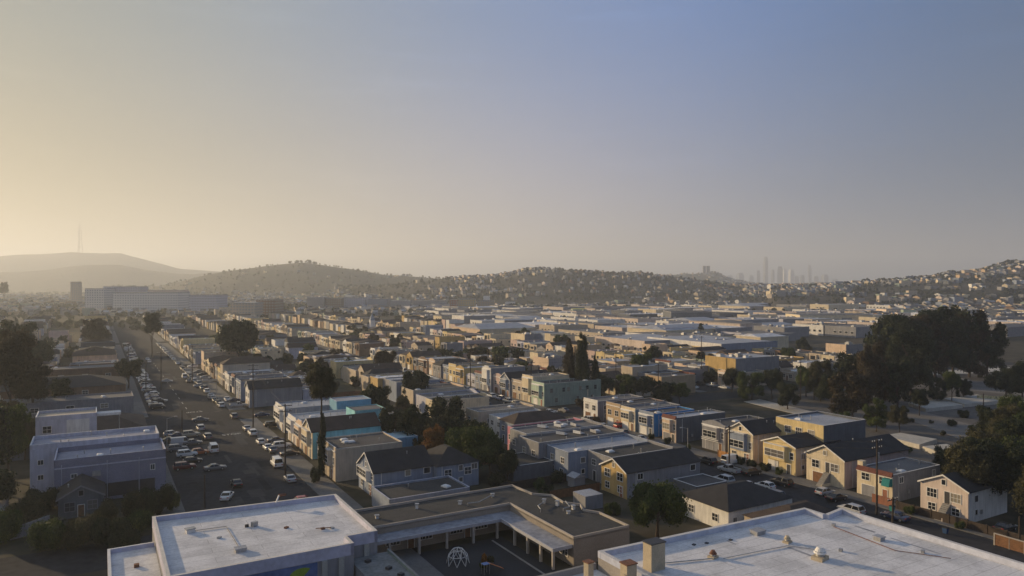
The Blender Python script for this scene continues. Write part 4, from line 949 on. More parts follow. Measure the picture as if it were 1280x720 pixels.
t = house('row_house', UF, 153.6, '-u', 6.2, 15, 6.0, 'flat', W('blue'), 'bright blue house with white window trim', front=W('bluegrey'), seed=28, bay=True, baymat=W('bluegrey'), roof=M_tar)
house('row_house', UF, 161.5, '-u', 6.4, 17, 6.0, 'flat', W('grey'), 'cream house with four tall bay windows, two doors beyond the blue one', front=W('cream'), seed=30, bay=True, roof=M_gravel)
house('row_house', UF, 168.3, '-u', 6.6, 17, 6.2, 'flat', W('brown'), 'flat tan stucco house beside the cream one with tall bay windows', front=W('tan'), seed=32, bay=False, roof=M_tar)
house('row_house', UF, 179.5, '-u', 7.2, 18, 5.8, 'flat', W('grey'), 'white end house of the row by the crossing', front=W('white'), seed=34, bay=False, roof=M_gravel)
# long green corner building and its sunny neighbours
t = house('corner_building', UF, 210, '-u', 8, 24, 7.4, 'flat', W('sage'), 'long sage-green corner building with a row of small dark windows', front=W('mint'), seed=36, bay=True, roof=M_tar, lod=2)
for y, z in ((3, 4.6), (8, 4.6), (10, 4.6), (15, 4.6), (18, 4.6), (21.5, 4.6), (5, 1.2), (14, 1.2), (20, 1.2)): window(t, 'r', y, z, 1.1, 1.4, (-4, 4, 0, 24), W('sage'), bars=0)
t = thing('board_fence', G(130.0, 123.8), FACE['-u'], 'orange wooden board fence catching sun beside the tall cream gable', 'fence')
b = MB(); b.box(-1.8, 3.4, 0, .08, 0, 1.7, M_orangewood); b.build('boards', t)
for x in (-1.8, .8, 3.4): b = MB(); b.box(x-.08, x+.08, -.08, 0, 0, 1.85, M_wood); b.build('fence_post', t)

# ------------------------------------------------------------------ generic rows of houses
LOTS = []   # (dist, u, v, face, w, d, h, style, colour, roof, phrase, ordinal, z)
FLATC = ['cream']*7 + ['beige']*6 + ['white']*8 + ['peach']*3 + ['yellow']*3 + ['pink']*2 + ['tan']*3 + ['grey']*4 + ['sage', 'bluegrey', 'bluegrey', 'brown', 'ochre', 'lavender', 'lavender']
def row(u, face, v0, v1, phrase, seed, flat=.75, h=(5.6, 7.0), skip=(), depth=(15, 19)):
    rng = random.Random(seed); v = v0; k = 0
    blocked = [(c[2]-1, c[3]+1) for c in CROSSES if c[0] <= u <= c[1]] + list(skip)
    while v < v1:
        w = rng.choice([7.6, 7.6, 7.6, 7.6, 9, 7.2, 10.5])
        bl = [b_ for b_ in blocked if v < b_[1] and v + w > b_[0]]
        if bl: v = max(b_[1] for b_ in bl); continue
        k += 1
        if rng.random() < .04: v += w; continue
        st = 'flat' if rng.random() < flat else rng.choice(['gable', 'gable', 'hip'])
        hh = rng.uniform(*h) if rng.random() < .9 else rng.choice([4.0, 8.8])
        uu = u + rng.uniform(0, 1.2)*(1 if face == '-u' else -1)
        p = G(uu, v + w/2); z = terrain(p.x, p.y)
        LOTS.append((p.length, uu, v + w/2, face, w - .25, rng.uniform(*depth), hh, st, rng.choice(FLATC), rng.choice([M_tar, M_tar, M_gravel, M_gravel, M_silver, M_whiteroof]) if st == 'flat' else rng.choice([M_shingle, M_shinglebr]), phrase, k, z))
        v += w
row(44, '-u', 254, 900, 'sunny side of the wide avenue', 1, skip=[(900, 901)])
row(9, '+u', 352, 900, 'shaded side of the wide avenue', 2)
row(UF, '-u', 214.2, 900, 'sunny side of the gabled-house street', 3, flat=.85)
row(108.5, '+u', 186, 900, 'shaded side of the gabled-house street', 4, skip=[(186, 190)])
row(200, '+u', 204, 900, 'shaded side of the third street', 5)
row(221.5, '-u', 204, 900, 'sunny side of the third street', 6, flat=.85)
row(291, '+u', 204, 700, 'shaded side of the fourth street', 7)
row(313, '-u', 204, 330, 'sunny side of the fourth street', 8)
row(-56.5, '-u', 150, 900, 'sunny side of the lane behind the dark trees', 9)
row(-79.5, '+u', 204, 900, 'shaded side of the lane behind the dark trees', 10)
row(-148.5, '-u', 250, 900, 'sunny side of the farthest lane', 11)
# rear buildings in the deep blocks
row(74, '+u', 256, 390, 'rear lots behind the wide avenue', 12, h=(3.4, 5.5), depth=(8, 12))
row(167, '-u', 206, 390, 'rear lots behind the green corner building', 13, h=(3.4, 5.5), depth=(8, 12))
row(76, '-u', 406, 560, 'second rear lots behind the wide avenue', 22, h=(3.4, 6), depth=(8, 12))
row(168, '-u', 406, 560, 'second rear lots behind the green corner building', 23, h=(3.4, 6), depth=(8, 12))
row(258, '-u', 206, 390, 'rear lots of the warehouse-side block', 24, h=(3.4, 6), depth=(8, 14))
row(-28, '-u', 352, 600, 'rear lots on the shaded side of the avenue', 14, h=(3.4, 6), depth=(9, 12))
def inview(p, m=60): return p.y > 60 and -m < 640 + 900*p.x/p.y < 1280 + m
LOTS = [l for l in LOTS if inview(G(l[1], l[2]))]
LOTS.sort(key=lambda l: l[0])
N_HOUSE = 262
stuffb = MB(); rr_ = random.Random(5)
for i, (dist, u, v, face, w, d, h, st, cn, roof, phrase, k, z) in enumerate(LOTS):
    kindw = {'flat': 'flat-roofed', 'gable': 'gabled', 'hip': 'hip-roofed'}[st]
    cn2 = {'bluegrey': 'blue-grey', 'sage': 'grey-green'}.get(cn, cn)
    nm = {'flat': 'row_house', 'gable': 'gabled_house', 'hip': 'hip_roofed_house'}[st]
    label = f'{cn2} {kindw} house, {ordinal(k)} along, {phrase}'
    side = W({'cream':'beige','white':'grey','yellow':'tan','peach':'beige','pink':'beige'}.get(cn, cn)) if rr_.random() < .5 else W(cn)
    if i < N_HOUSE and dist < 340:
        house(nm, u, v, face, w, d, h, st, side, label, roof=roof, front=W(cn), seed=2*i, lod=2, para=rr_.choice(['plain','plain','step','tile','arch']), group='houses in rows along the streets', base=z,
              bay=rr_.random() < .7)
    elif i < N_HOUSE:
        b = MB(); far_house_mesh(b, u, v, face, w, d, h, st, W(cn), roof, rr_, z, 2)
        o = b.build(nm); tag(o, label, 'house', 'houses in rows along the streets')
    else: far_house_mesh(stuffb, u, v, face, w, d, h, st, W(cn), roof, rr_, z, 1)
o = stuffb.build('distant_houses'); tag(o, 'rows of small distant houses along the far ends of the streets', 'houses', kind='stuff')
# ================================================================== WAREHOUSES AND LARGER BUILDINGS
def big(name, u0, u1, v0, v1, h, label, wall, roof, cat, rng, front=None, group=None, z=None, gable=False):
    p = G((u0+u1)/2, (v0+v1)/2); z = terrain(p.x, p.y) if z is None else z
    t = thing(name, G(u0, v0, z-1), GRZ, label, cat, group); w, d = u1-u0, v1-v0; h += 1
    b = MB(); b.box(0, w, 0, d, 0, h, wall, roof); b.build('wall', t)
    if front: b = MB(); b.box(-.15, -.003, 0, d, 0, h+.5, front); b.box(0, w, -.1, -.003, 0, h+.45, wall, front); b.build('front_wall', t)
    if gable:
        b = MB()
        b.hull([(-.5,-.5,h),(w+.5,-.5,h),(w+.5,d+.5,h),(-.5,d+.5,h)], [(w*.12,d*.46,h+min(w,d)*.07),(w*.88,d*.46,h+min(w,d)*.07),(w*.88,d*.54,h+min(w,d)*.07),(w*.12,d*.54,h+min(w,d)*.07)], roof); b.build('roof', t)
    else:
        for i in range(rng.randint(2, 6)):
            x, y, s = rng.uniform(2, w-2), rng.uniform(2, d-2), rng.choice([.6, 1.0, 1.5]); mm = rng.choice([M_metal, M_trim, W('grey'), M_skylight])
            link('roof_unit', part_mesh(('roof_unit', s, mm.name), lambda q: (q.box(-s, s, -s*.8, s*.8, 0, s*.8, mm), q.box(-s*.7, s*.7, -s*.5, s*.5, s*.8+.002, s*1.05, M_metal))), t, (x, y, h))
    n = int(d/5)
    if n and rng.random() < .8:
        off = rng.randint(0, max(0, n-4)); m = rng.randint(3, max(3, min(n, 9)))
        me = part_mesh(('window', 'hall'), lambda q: (q.box(-.13, -.03, -.15, 2.35, -.15, 1.75, M_trim), q.box(-.16, -.131, 0, 2.2, 0, 1.6, M_glass)))
        for k in range(min(n-off, m)):
            y = 2 + (off+k)*5
            if y+2.2 < d: link('window', me, t, (-.14 if front else 0, y, h*.45))
    return t
rngw = random.Random(21)
WCOL = ['cream', 'white', 'white', 'palepink', 'grey', 'beige', 'white', 'lavender', 'palepink', 'grey', 'slate']
k = 0; WH_N = {}
WROWS = [(322, 40), (366, 32), (408, 44), (460, 36), (504, 52), (566, 40), (614, 56), (682, 46), (738, 66), (816, 54), (882, 74), (968, 60), (1040, 80), (1135, 80)]
for u0, dep in WROWS:
    v = 205 + rngw.uniform(0, 20); j = 0
    while v < 1150:
        L = rngw.choice([rngw.uniform(16, 34), rngw.uniform(28, 60)]); p = G(u0 + dep/2, v + L/2); px = 640 + 900*p.x/p.y
        if p.length < 1230 and 520 < px < 1330 and not (u0 == 322 and v < 332) and terrain(p.x, p.y) < 6 and not (p.y < 560 and px > 985):
            j += 1; k += 1; cn = rngw.choice(WCOL); rf = rngw.choice([M_silver, M_silver, M_gravel, M_gravel, M_whiteroof, M_tar]); rn = {M_silver: 'silver-roofed', M_gravel: 'grey-roofed', M_whiteroof: 'white-roofed', M_tar: 'dark-roofed'}[rf]
            nr = WH_N.setdefault(u0, 0); WH_N[u0] += 1
            big('warehouse', u0, u0+dep*rngw.uniform(.7, .95), v, v+L, rngw.uniform(4.5, 8.5), f'{rn} {cn.replace("palepink", "pale pink")} warehouse, {ordinal(j)} from the near end of the {ordinal([w_[0] for w_ in WROWS].index(u0)+1)} warehouse row',
                W('grey') if rngw.random() < .5 else W(cn), rf, 'warehouse', rngw, front=W(cn), group='warehouses on the flats', gable=rngw.random() < .22)
        v += L + rngw.choice([1.5, 6, 14, 26])
def gridwall(c):
    """wall of a far block with its storeys of windows as a surface pattern"""
    nm = 'windowed wall ' + c
    if nm in MATS: return MATS[nm]
    m, n, l, b = new_mat(nm); MATS[nm] = m; tc = n.new('ShaderNodeTexCoord'); sp = n.new('ShaderNodeSeparateXYZ'); l.new(tc.outputs['Object'], sp.inputs[0])
    def mt(op, a, v):
        q = n.new('ShaderNodeMath'); q.operation = op; l.new(a, q.inputs[0])
        if isinstance(v, (int, float)): q.inputs[1].default_value = v
        else: l.new(v, q.inputs[1])
        return q.outputs[0]
    sx = mt('ADD', sp.outputs[0], sp.outputs[1]); fx = mt('FRACT', mt('DIVIDE', sx, 3.6), 0); fz = mt('FRACT', mt('DIVIDE', sp.outputs[2], 3.5), 0)
    mk = mt('MULTIPLY', mt('LESS_THAN', fx, .5), mt('MULTIPLY', mt('GREATER_THAN', fz, .3), mt('LESS_THAN', fz, .78)))
    mx = n.new('ShaderNodeMix'); mx.data_type = 'RGBA'; mx.inputs['A'].default_value = (*WALLC[c], 1); mx.inputs['B'].default_value = (.30, .30, .31, 1); l.new(mk, mx.inputs['Factor']); l.new(mx.outputs['Result'], b.inputs['Base Color']); b.inputs['Roughness'].default_value = .6
    return m
# singled-out large buildings, each placed at its own distance: px range, top, distance, depth
def landmark(name, px0, px1, ptop, dist, depth, label, wall, roof, cat='building', floors=3, seed=0, rz=0.0, win=True, pbase=None):
    x0, x1 = (px0-640)/900*dist, (px1-640)/900*dist; w = x1-x0; z0 = terrain((x0+x1)/2, dist+depth/2) - 2; top = CAM_H + (354-ptop)/900*dist
    h = top - z0; t = thing(name, ((x0+x1)/2, dist, z0), rz, label, cat)
    b = MB(); b.box(-w/2, w/2, 0, depth, 0, h, wall, roof); b.build('wall', t)
    b = MB(); b.box(-w/2-.1, w/2+.1, -.12, depth+.1, h+.003, h+.7, W('grey'), roof); b.build('roof_edge', t)
    return t
LM = [
 ('hospital_tower', 106, 130, 361, 1060, 30, 'tall white block of the hospital complex in the hazy left distance', 'white', M_silver, 'hospital'),
 ('hospital_wing', 129, 174, 358.5, 1090, 26, 'blue-grey hospital wing joined to the tall white block', 'lavender', M_silver, 'hospital'),
 ('hospital_annex', 141, 222, 366, 1020, 40, 'long low pale hospital wing below the blue-grey one', 'white', M_gravel, 'hospital'),
 ('office_block', 173, 226, 363, 1180, 30, 'dim grey block beyond the hospital wing', 'palepink', M_gravel, 'office block'),
 ('office_block', 236, 270, 369, 980, 40, 'pale blue office block with dark roof beside the hospital', 'lavender', M_tar, 'office block'),
 ('office_tower', 88, 97, 352.5, 1400, 14, 'single tan tower standing alone in the haze', 'beige', M_tar, 'tower'),
 ('office_block', 288, 318, 379, 860, 30, 'pale ribbed block between the hospital and the round trees', 'beige', M_silver, 'office block'),
 ('apartment_block', 384, 404, 372, 1120, 25, 'grey apartment block, first of the hazy row below the twin-topped hill', 'grey', M_silver, 'apartment block'),
 ('apartment_block', 407, 426, 373, 1130, 25, 'dark brick apartment block, second of the hazy row', 'brown', M_tar, 'apartment block'),
 ('apartment_block', 429, 456, 372, 1150, 25, 'pale gabled apartment block, third of the hazy row', 'lavender', M_gravel, 'apartment block'),
 ('apartment_block', 459, 484, 374, 1140, 25, 'grey ribbed apartment block, fourth of the hazy row', 'bluegrey', M_gravel, 'apartment block'),
 ('apartment_block', 487, 512, 376, 1130, 25, 'white banded apartment block, fifth of the hazy row', 'grey', M_silver, 'apartment block'),
 ('apartment_block', 515, 556, 376, 1160, 30, 'long grey apartment block, last of the hazy row', 'grey', M_gravel, 'apartment block'),
 ('apartment_block', 562, 571, 375, 1080, 22, 'narrow rust-orange apartment tower catching the sun', 'brick', M_tar, 'apartment block'),
 ('apartment_block', 573, 594, 374, 1090, 22, 'rust-orange apartment block beside the narrow orange tower', 'ochre', M_tar, 'apartment block'),
 ('apartment_block', 596, 618, 376, 1100, 22, 'cream and rust apartment block at the end of the orange group', 'tan', M_tar, 'apartment block'),
 ('domed_hall', 604, 612, 370, 1200, 9, 'small pale tank-like tower behind the orange apartments', 'white', M_silver, 'tower'),
 ('brick_hall', 320, 345, 375, 900, 30, 'dark brown block with a flat top at the foot of the hazy hill', 'brown', M_tar, 'building'),
 ('market_hall', 716, 750, 387, 960, 26, 'bright yellow-green market shed on the flats', 'mint', surf('yellow roof', (.62,.60,.12), .7, .2, .3), 'shed'),
 ('cold_store', 839, 890, 390.5, 760, 40, 'dark windowless box warehouse on the flats', 'slate', M_tar, 'warehouse'),
 ('office_block', 786, 802, 371, 1450, 18, 'small white flats below the near hill', 'white', M_silver, 'apartment block'),
 ('transit_depot', 1000, 1092, 394, 760, 40, 'very long pale shed before the dark eucalyptus grove', 'cream', M_gravel, 'depot'),
 ('depot_office', 1022, 1050, 407, 620, 22, 'ochre two-storey depot office in front of the long pale shed', 'yellow', M_gravel, 'depot'),
 ('depot_hall', 1108, 1136, 387, 900, 25, 'peach hall beyond the long pale shed', 'peach', M_gravel, 'hall'),
 ('yellow_hall', 995, 1003, 361, 1700, 14, 'tiny bright yellow block on the far valley slope', 'yellow', M_gravel, 'building'),
 ('long_hall', 1003, 1022, 363.5, 1700, 14, 'white hall attached to the tiny yellow block', 'white', M_silver, 'building'),
]
for i, (nm, a, b_, pt, ds, dp, lb, wl2, rf, ct) in enumerate(LM): landmark(nm, a, b_, pt, ds, dp, lb, (gridwall(wl2) if nm not in ('cold_store', 'market_hall', 'domed_hall', 'transit_depot', 'yellow_hall') else W(wl2)), rf, ct, seed=i, win=nm not in ('cold_store', 'market_hall', 'domed_hall'))
# arcaded market building with a sunlit colonnade
p0, p1 = at(552, 400), at(664, 405); L = (p1-p0).length; ang = math.atan2(p1.y-p0.y, p1.x-p0.x)
t = thing('arcaded_depot', (p0.x, p0.y, 0), ang, 'very long cream building with a regular arcade along its sunny face', 'depot')
b = MB(); b.box(0, L, 1.2, 40, 0, 8, W('cream'), M_gravel); b.build('wall', t)
b = MB(); b.box(0, L, .0, 1.19, 6.3, 8.4, W('white')); 
for i in range(31): x = L*i/30; b.box(max(0, x-.6), min(L, x+.6), 0, 1.1, 0, 6.29, W('white'))
b.build('arcade', t)
# church with a small steeple
p = at(466, 417); t = thing('church', (p.x, p.y, 0), GRZ, 'small white church with a pointed steeple among the row houses', 'church')
b = MB(); b.box(-4, 4, 4, 20, 0, 8, W('grey')); b.hull([(-4.3,4,8),(4.3,4,8),(4.3,20,8),(-4.3,20,8)], [(-.05,4,12),(.05,4,12),(.05,20,12),(-.05,20,12)], M_shingle); b.build('nave', t)
b = MB(); b.box(-2, 2, 0, 3.99, 0, 11, W('white')); b.hull([(-2,0,11),(2,0,11),(2,4,11),(-2,4,11)], [(-.1,1.9,17),(.1,1.9,17),(.1,2.1,17),(-.1,2.1,17)], W('bluegrey')); b.build('steeple', t)
# special sunlit halls in the middle distance (photo: pink hall, white hall, orange-buff block, hipped market)
def hallat(px, py, du, dv, h, nm, lb, wa, side, rf, ct='hall', gable=False):
    u, v = atg(px, py); return big(nm, u, u+du, v, v+dv, h, lb, W(side), rf, ct, random.Random(px), front=W(wa), gable=gable)
HALLS = [(848, 440, 30, 44, 8), (904, 448, 30, 56, 7.5)]
hallat(806, 446, 46, 52, 8.5, 'industrial_hall', 'long pale pink hall with four small windows in the middle distance', 'palepink', 'grey', M_silver)
hallat(902, 452, 44, 60, 9, 'industrial_hall', 'long white hall with a row of small windows near the orange-buff flats', 'white', 'bluegrey', M_silver)
hallat(888+32, 482, 26, 17, 10.5, 'apartment_block', 'orange-buff three-storey flats at the edge of the trees', 'ochre', 'grey', M_silver, 'apartment block')
hallat(853, 481, 12, 34, 5.5, 'low_building', 'low yellow building with white window frames in front of the tree belt', 'yellow', 'grey', M_gravel)
hallat(765, 470, 14, 16, 6, 'low_building', 'small yellow flat building beside the tall poplars', 'yellow', 'tan', M_silver, 'house')
hallat(686, 474, 16, 13, 8.5, 'row_house', 'striped peach and white block behind the green corner building roofs', 'peach', 'grey', M_tar, 'house')
hallat(656, 439, 12, 17, 10, 'row_house', 'pale yellow tall flats standing above the roofs', 'cream', 'grey', M_tar, 'house')
hallat(833, 426, 60, 44, 7, 'market_hall', 'hip-roofed cream hall on the flats behind the pink hall', 'cream', 'cream', M_silver, gable=True)
hallat(930, 480, 18, 15, 6.5, 'gabled_hall', 'brown gabled hall next to the orange-buff flats', 'tan', 'brown', M_shinglebr, gable=True)
hallat(600, 425, 50, 46, 7.5, 'market_hall', 'broad cream hall under a faceted white roof', 'peach', 'cream', M_silver, gable=True)
hallat(1058, 455, 14, 12, 9.5, 'apartment_block', 'pinkish flats in front of the eucalyptus grove', 'peach', 'grey', M_gravel, 'apartment block')

# ------------------------------------------------------------------ far valley and hill houses: thousands, one mesh
rngf = random.Random(77); fb = MB(); tb_pts = []
FW = [W(c) for c in ('white', 'cream', 'beige', 'grey', 'grey', 'beige', 'tan', 'bluegrey', 'palepink', 'slate', 'brown', 'grey', 'sage')]; FR = [M_tar, M_shingle, M_gravel, M_silver, M_shinglebr]
def tiny(x, y, z, w, d, h, rz, wall, roof, peak):
    c, s = math.cos(rz), math.sin(rz); k = len(fb.v)
    for zz in (z-3, z+h):
        for a, b_ in ((-w/2,-d/2),(w/2,-d/2),(w/2,d/2),(-w/2,d/2)): fb.v.append((x+c*a-s*b_, y+s*a+c*b_, zz))
    wi, ri = fb.mi(wall), fb.mi(roof)
    for a in range(4): fb.f.append((k+a, k+(a+1)%4, k+4+(a+1)%4, k+4+a)); fb.m.append(wi)
    if peak:
        fb.v += [(x+c*-w/2, y+s*-w/2, z+h+2.2), (x+c*w/2, y+s*w/2, z+h+2.2)]
        fb.f += [(k+4,k+5,k+9,k+8), (k+6,k+7,k+8,k+9), (k+5,k+6,k+9), (k+7,k+4,k+8)]; fb.m += [ri, ri, wi, wi]
    else: fb.f.append((k+4,k+5,k+6,k+7)); fb.m.append(ri)
cnt = 0
row_i = 0
y = 780.0
while y < 4300:
    step = 26 + y*.004; row_i += 1
    half = y*.80; x = -half; inrun = False
    while x < half:
        px = 640 + 900*x/y; z = terrain(x, y)
        dens = .62
        if px < 560 and y > 1700 and z > 14: dens = .03         # grassy hills
        if px < 480 and y > 2600: dens = .0
        if 560 < px < 900 and y > 1150: dens = .42 if z < 45 else .34
        contour = 560 < px < 690 and y > 1300 and y < 1950
        if contour: dens = .8 if int(y/44) % 2 else .05
        if px > 900: dens = .72
        if 540 < px < 1060 and y < 1230: dens = 0
        if px < 540 and y < 900: dens = 0
        wpitch = 8.0 + y*.0016
        inrun = rngf.random() < ((.90 if inrun else .28) if px > 900 or contour else (.8 if inrun else .35))
        if inrun and rngf.random() < min(1, dens*1.45) and (contour or mnoise.noise(Vector((x/150, y/220, 0))) > -.2):
            yy = y + rngf.uniform(-3, 3) + 20*mnoise.noise(Vector((x/300, y/300, 7))) + ((x+120)*.55 if contour else 0)
            peak = rngf.random() < .45; wall = rngf.choice(FW)
            big_ = rngf.random() < .05
            if 540 < px < 900 and z > 14: peak, big_, wall = rngf.random() < .7, False, (rngf.choice([W('cream'), W('beige'), W('grey'), W('palepink'), W('grey')]) if contour else rngf.choice([W('grey'), W('brown'), W('beige'), W('slate'), W('slate'), W('bluegrey')]))
            tiny(x, yy, terrain(x, yy), wpitch*(.42 if (540 < px < 900 and z > 14 and not contour) else .66)*(2.2 if big_ else 1), rngf.uniform(8, 13), rngf.uniform(4, 6.5) + (4 if big_ else 0), rngf.choice([.52, .52, .1, -.3]) if px < 900 else rngf.choice([.3, -.2, .5, 0]), wall, rngf.choice(FR), peak and not big_)
            cnt += 1
        elif rngf.random() < (.4 if y < 2200 else .15): tb_pts.append((x + rngf.uniform(-6, 6), y + rngf.uniform(-8, 8), rngf.uniform(2.2, 5)))
        x += wpitch * rngf.uniform(.95, 1.15)
    y += step
o = fb.build('hillside_houses'); tag(o, 'thousands of tiny houses covering the valley and hillsides', 'houses', kind='stuff')
print('tiny houses', cnt, 'far trees', len(tb_pts))
for k in range(2600):
    y = rngf.uniform(1350, 2000); px = rngf.uniform(540, 900); x = (px-640)/900*y
    if terrain(x, y) > 8 and px > 0 and mnoise.noise(Vector((x/120, y/120, 5))) > -.1: tb_pts.append((x, y, rngf.uniform(1.8, 3.6)))
for k in range(2200):
    y = rngf.uniform(980, 1800); px = rngf.uniform(1040, 1300); x = (px-640)/900*y
    if terrain(x, y) > 4 and mnoise.noise(Vector((x/90, y/90, 9))) > 0: tb_pts.append((x, y, rngf.uniform(2.2, 4.6)))
# extra far trees: belts on ridges and on the flats
for k in range(1500):
    y = rngf.uniform(850, 3200); px = rngf.uniform(-40, 1320); x = (px-640)/900*y; z = terrain(x, y)
    if z > 12 or px < 560: tb_pts.append((x, y, rngf.uniform(3, 6.5)))
for a, b_, yy, n in ((640, 800, 1160, 160), (380, 640, 1230, 130), (1100, 1290, 1500, 170), (0, 380, 1250, 200), (820, 960, 1500, 60), (0, 250, 700, 60)):
    for k in range(n): px = rngf.uniform(a, b_); y = yy + rngf.uniform(-60, 60); tb_pts.append(((px-640)/900*y, y, rngf.uniform(3.5, 6)))
for px, s in ((508, 5), (528, 6), (1176, 7), (1188, 8), (1264, 10), (1250, 7), (1272, 9), (1258, 9), (1230, 6), (1215, 6), (366, 7), (374, 8), (388, 9), (393, 7), (1058, 7), (1082, 8), (1020, 6), (1105, 7)):
    D = 1900 if 480 < px < 900 else (2700 if px < 480 else 1520)
    for q in range(3): tb_pts.append(((px + rngf.uniform(-3, 3)-640)/900*D, D+rngf.uniform(-20, 20), s))
g = np.random.default_rng(3); P = np.array(tb_pts); n = len(P); K = 14
cz = np.array([terrain(a, b_) for a, b_, _ in tb_pts]); ctr = np.stack([P[:,0], P[:,1], cz + P[:,2]*.75], 1)
d = g.normal(size=(n, K, 3)); d /= np.linalg.norm(d, axis=2)[..., None]
pp = ctr[:, None, :] + d * (P[:,2]*.55)[:, None, None] * np.array([1, 1, .9]); nr = d + g.normal(size=d.shape)*.5
t1 = np.cross(nr, g.normal(size=d.shape)); t1 /= np.linalg.norm(t1, axis=2)[..., None]; t2 = np.cross(nr/np.linalg.norm(nr, axis=2)[..., None], t1)
s = (P[:,2]*.42)[:, None, None]*g.uniform(.6, 1.3, (n, K, 1))
q = np.stack([pp-t1*s, pp-t2*s, pp+t1*s, pp+t2*s], 2).reshape(-1, 3); N = n*K
me = bpy.data.meshes.new('distant_trees'); me.vertices.add(N*4); me.vertices.foreach_set('co', q.ravel().astype(np.float32)); me.loops.add(N*4); me.loops.foreach_set('vertex_index', np.arange(N*4, dtype=np.int32))
me.polygons.add(N); me.polygons.foreach_set('loop_start', np.arange(0, N*4, 4, dtype=np.int32)); me.polygons.foreach_set('loop_total', np.full(N, 4, dtype=np.int32)); me.materials.append(M_leaf['dark']); me.update(); me.validate()
tag(link('distant_trees', me), 'dark far-off trees scattered between the hillside houses', 'trees', kind='stuff')

# ------------------------------------------------------------------ transmission tower on the far hill and the downtown skyline
D = 6000; x = (100-640)/900*D; z0 = terrain(x, D); top = CAM_H + (354-279)/900*D
t = thing('broadcast_tower', (x, D, z0-5), 0, 'tall three-legged broadcast tower on the farthest hazy hill', 'tower')
b = MB(); H_ = top - z0 + 5
for k in range(3):
    a = 2*PI*k/3 + .3; pr = [(22, 0), (12, H_*.45), (14, H_*.72), (9, H_*.78)]
    for (r1, z1), (r2, z2) in zip(pr, pr[1:]): b.rod((r1*math.cos(a), r1*math.sin(a), z1), (r2*math.cos(a), r2*math.sin(a), z2), 2.2, 2.0, M_concrete)
    b.rod((9*math.cos(a), 9*math.sin(a), H_*.78), (9*math.cos(a), 9*math.sin(a), H_), 1.6, 1.2, M_concrete)
b.build('mast', t)
b = MB()
for zf, r in ((.2, 18), (.45, 13), (.66, 14), (.75, 13)):
    for k in range(3): a, c = 2*PI*k/3+.3, 2*PI*(k+1)/3+.3; b.rod((r*math.cos(a), r*math.sin(a), H_*zf), (r*math.cos(c), r*math.sin(c), H_*zf), 1.8, 1.8, M_concrete)
b.build('cross_braces', t)
SKY = [(957,321,4.2,'tallest, slim rounded tower of the far skyline'),(948,338,4,'slab tower before the tallest skyline tower'),(966,337,3,'thin tower just past the tallest one'),(975,333,6,'broad dark tower in the middle of the skyline'),
       (981,336,3.6,'pale sunlit slab tower beside the broad dark one'),(989,337,5,'pale twin slab next to the sunlit tower'),(996,345,4,'low block between skyline slabs'),(1003,344,4,'stepped tower near the pointed skyline tower'),
       (1012,331,3.4,'slender pointed tower standing apart on the skyline'),(1020,345,5,'squat tower past the pointed one'),(1031,343,6,'last wide tower of the skyline'),(939,344,5,'low slab left of the skyline cluster'.replace('left of','before')),
       (925,341,7,'wide dim block before the skyline cluster'),(912,344,6,'second dim block before the cluster'),(903,347,8,'low dim block near the small hill'),(1044,349,6,'faint low tower at the skyline end')]
rs_ = random.Random(8)
for px, pt, wpx, lb in SKY:
    D = 8000 + rs_.uniform(-350, 350); w = wpx/900*D; x = (px-640)/900*D; h = (354-pt)/900*D + 42
    t = thing('skyscraper', (x, D, 0), rs_.uniform(-.3, .3), lb, 'skyscraper', 'downtown skyline')
    m = W('white') if px in (981, 989) else rs_.choice([W('grey'), W('slate'), W('bluegrey')])
    b = MB(); b.box(-w/2, w/2, -w/2, w/2, 0, h*.86, m); b.build('shaft', t)
    b = MB(); k = .8 if px != 1012 else .6; b.hull([(-w*.46,-w*.46,h*.86),(w*.46,-w*.46,h*.86),(w*.46,w*.46,h*.86),(-w*.46,w*.46,h*.86)], [(-w*.46*k,-w*.46*k,h),(w*.46*k,-w*.46*k,h),(w*.46*k,w*.46*k,h),(-w*.46*k,w*.46*k,h)], m); b.build('tower_top', t)
for i, px in enumerate((884, 889)):
    D = 3950; w = 3.6/900*D; h = (354-332)/900*D + 42
    t = thing('hilltop_tower', ((px-640)/900*D, D+60, 0), 0, ['first', 'second'][i] + ' of two hazy tower blocks on the small round hill', 'tower block'); b = MB(); b.box(-w/2, w/2, -w/2, w/2, 0, h, W('grey')); b.build('shaft', t)
# masts on the twin-topped hill
# ================================================================== TREES
def T(px, pbase, ptop, wpx, kind, mat, label, lod=1, low=.2, name='tree', cat='tree', group=None, seed=None):
    p = at(px, pbase); h = (pbase - ptop)/900*p.y; 
    h = CAM_H - (ptop-354)/900*p.y
    return tree(p.x, p.y, max(1.0, h), wpx/2/900*p.y, kind, mat, lod, label, low=low, name=name, cat=cat, group=group, seed=seed)
# single trees the photo shows
T(822, 672, 606, 92, 'round', 'green', 'big round green tree beyond the courtyard building, before the dark bungalow', 0, .08, seed=3)
T(593, 593, 530, 84, 'round', 'green', 'wide green tree right behind the blue-grey hip-roofed wing'.replace('right ', ''), 0, .05, seed=5)
T(541, 587, 527, 38, 'round', 'orange', 'small orange-brown tree beside the wide green one', 1, .1, seed=7)
T(612, 598, 540, 50, 'round', 'green', 'green tree overlapping the far side of the wide green one', 1, .05)
T(566, 566, 520, 44, 'round', 'dark', 'dark tree peeking over the orange-brown crown', 1, .05)
T(634, 606, 560, 40, 'round', 'dark', 'dark shrubby tree at the end of the wide green one', 1, .05)
T(518, 565, 505, 50, 'round', 'dark', 'dark tree between the turquoise cottage and orange-brown tree', 1, .05)
T(492, 560, 500, 42, 'spread', 'dark', 'dark spreading tree behind the turquoise rear cottage', 1, .05)
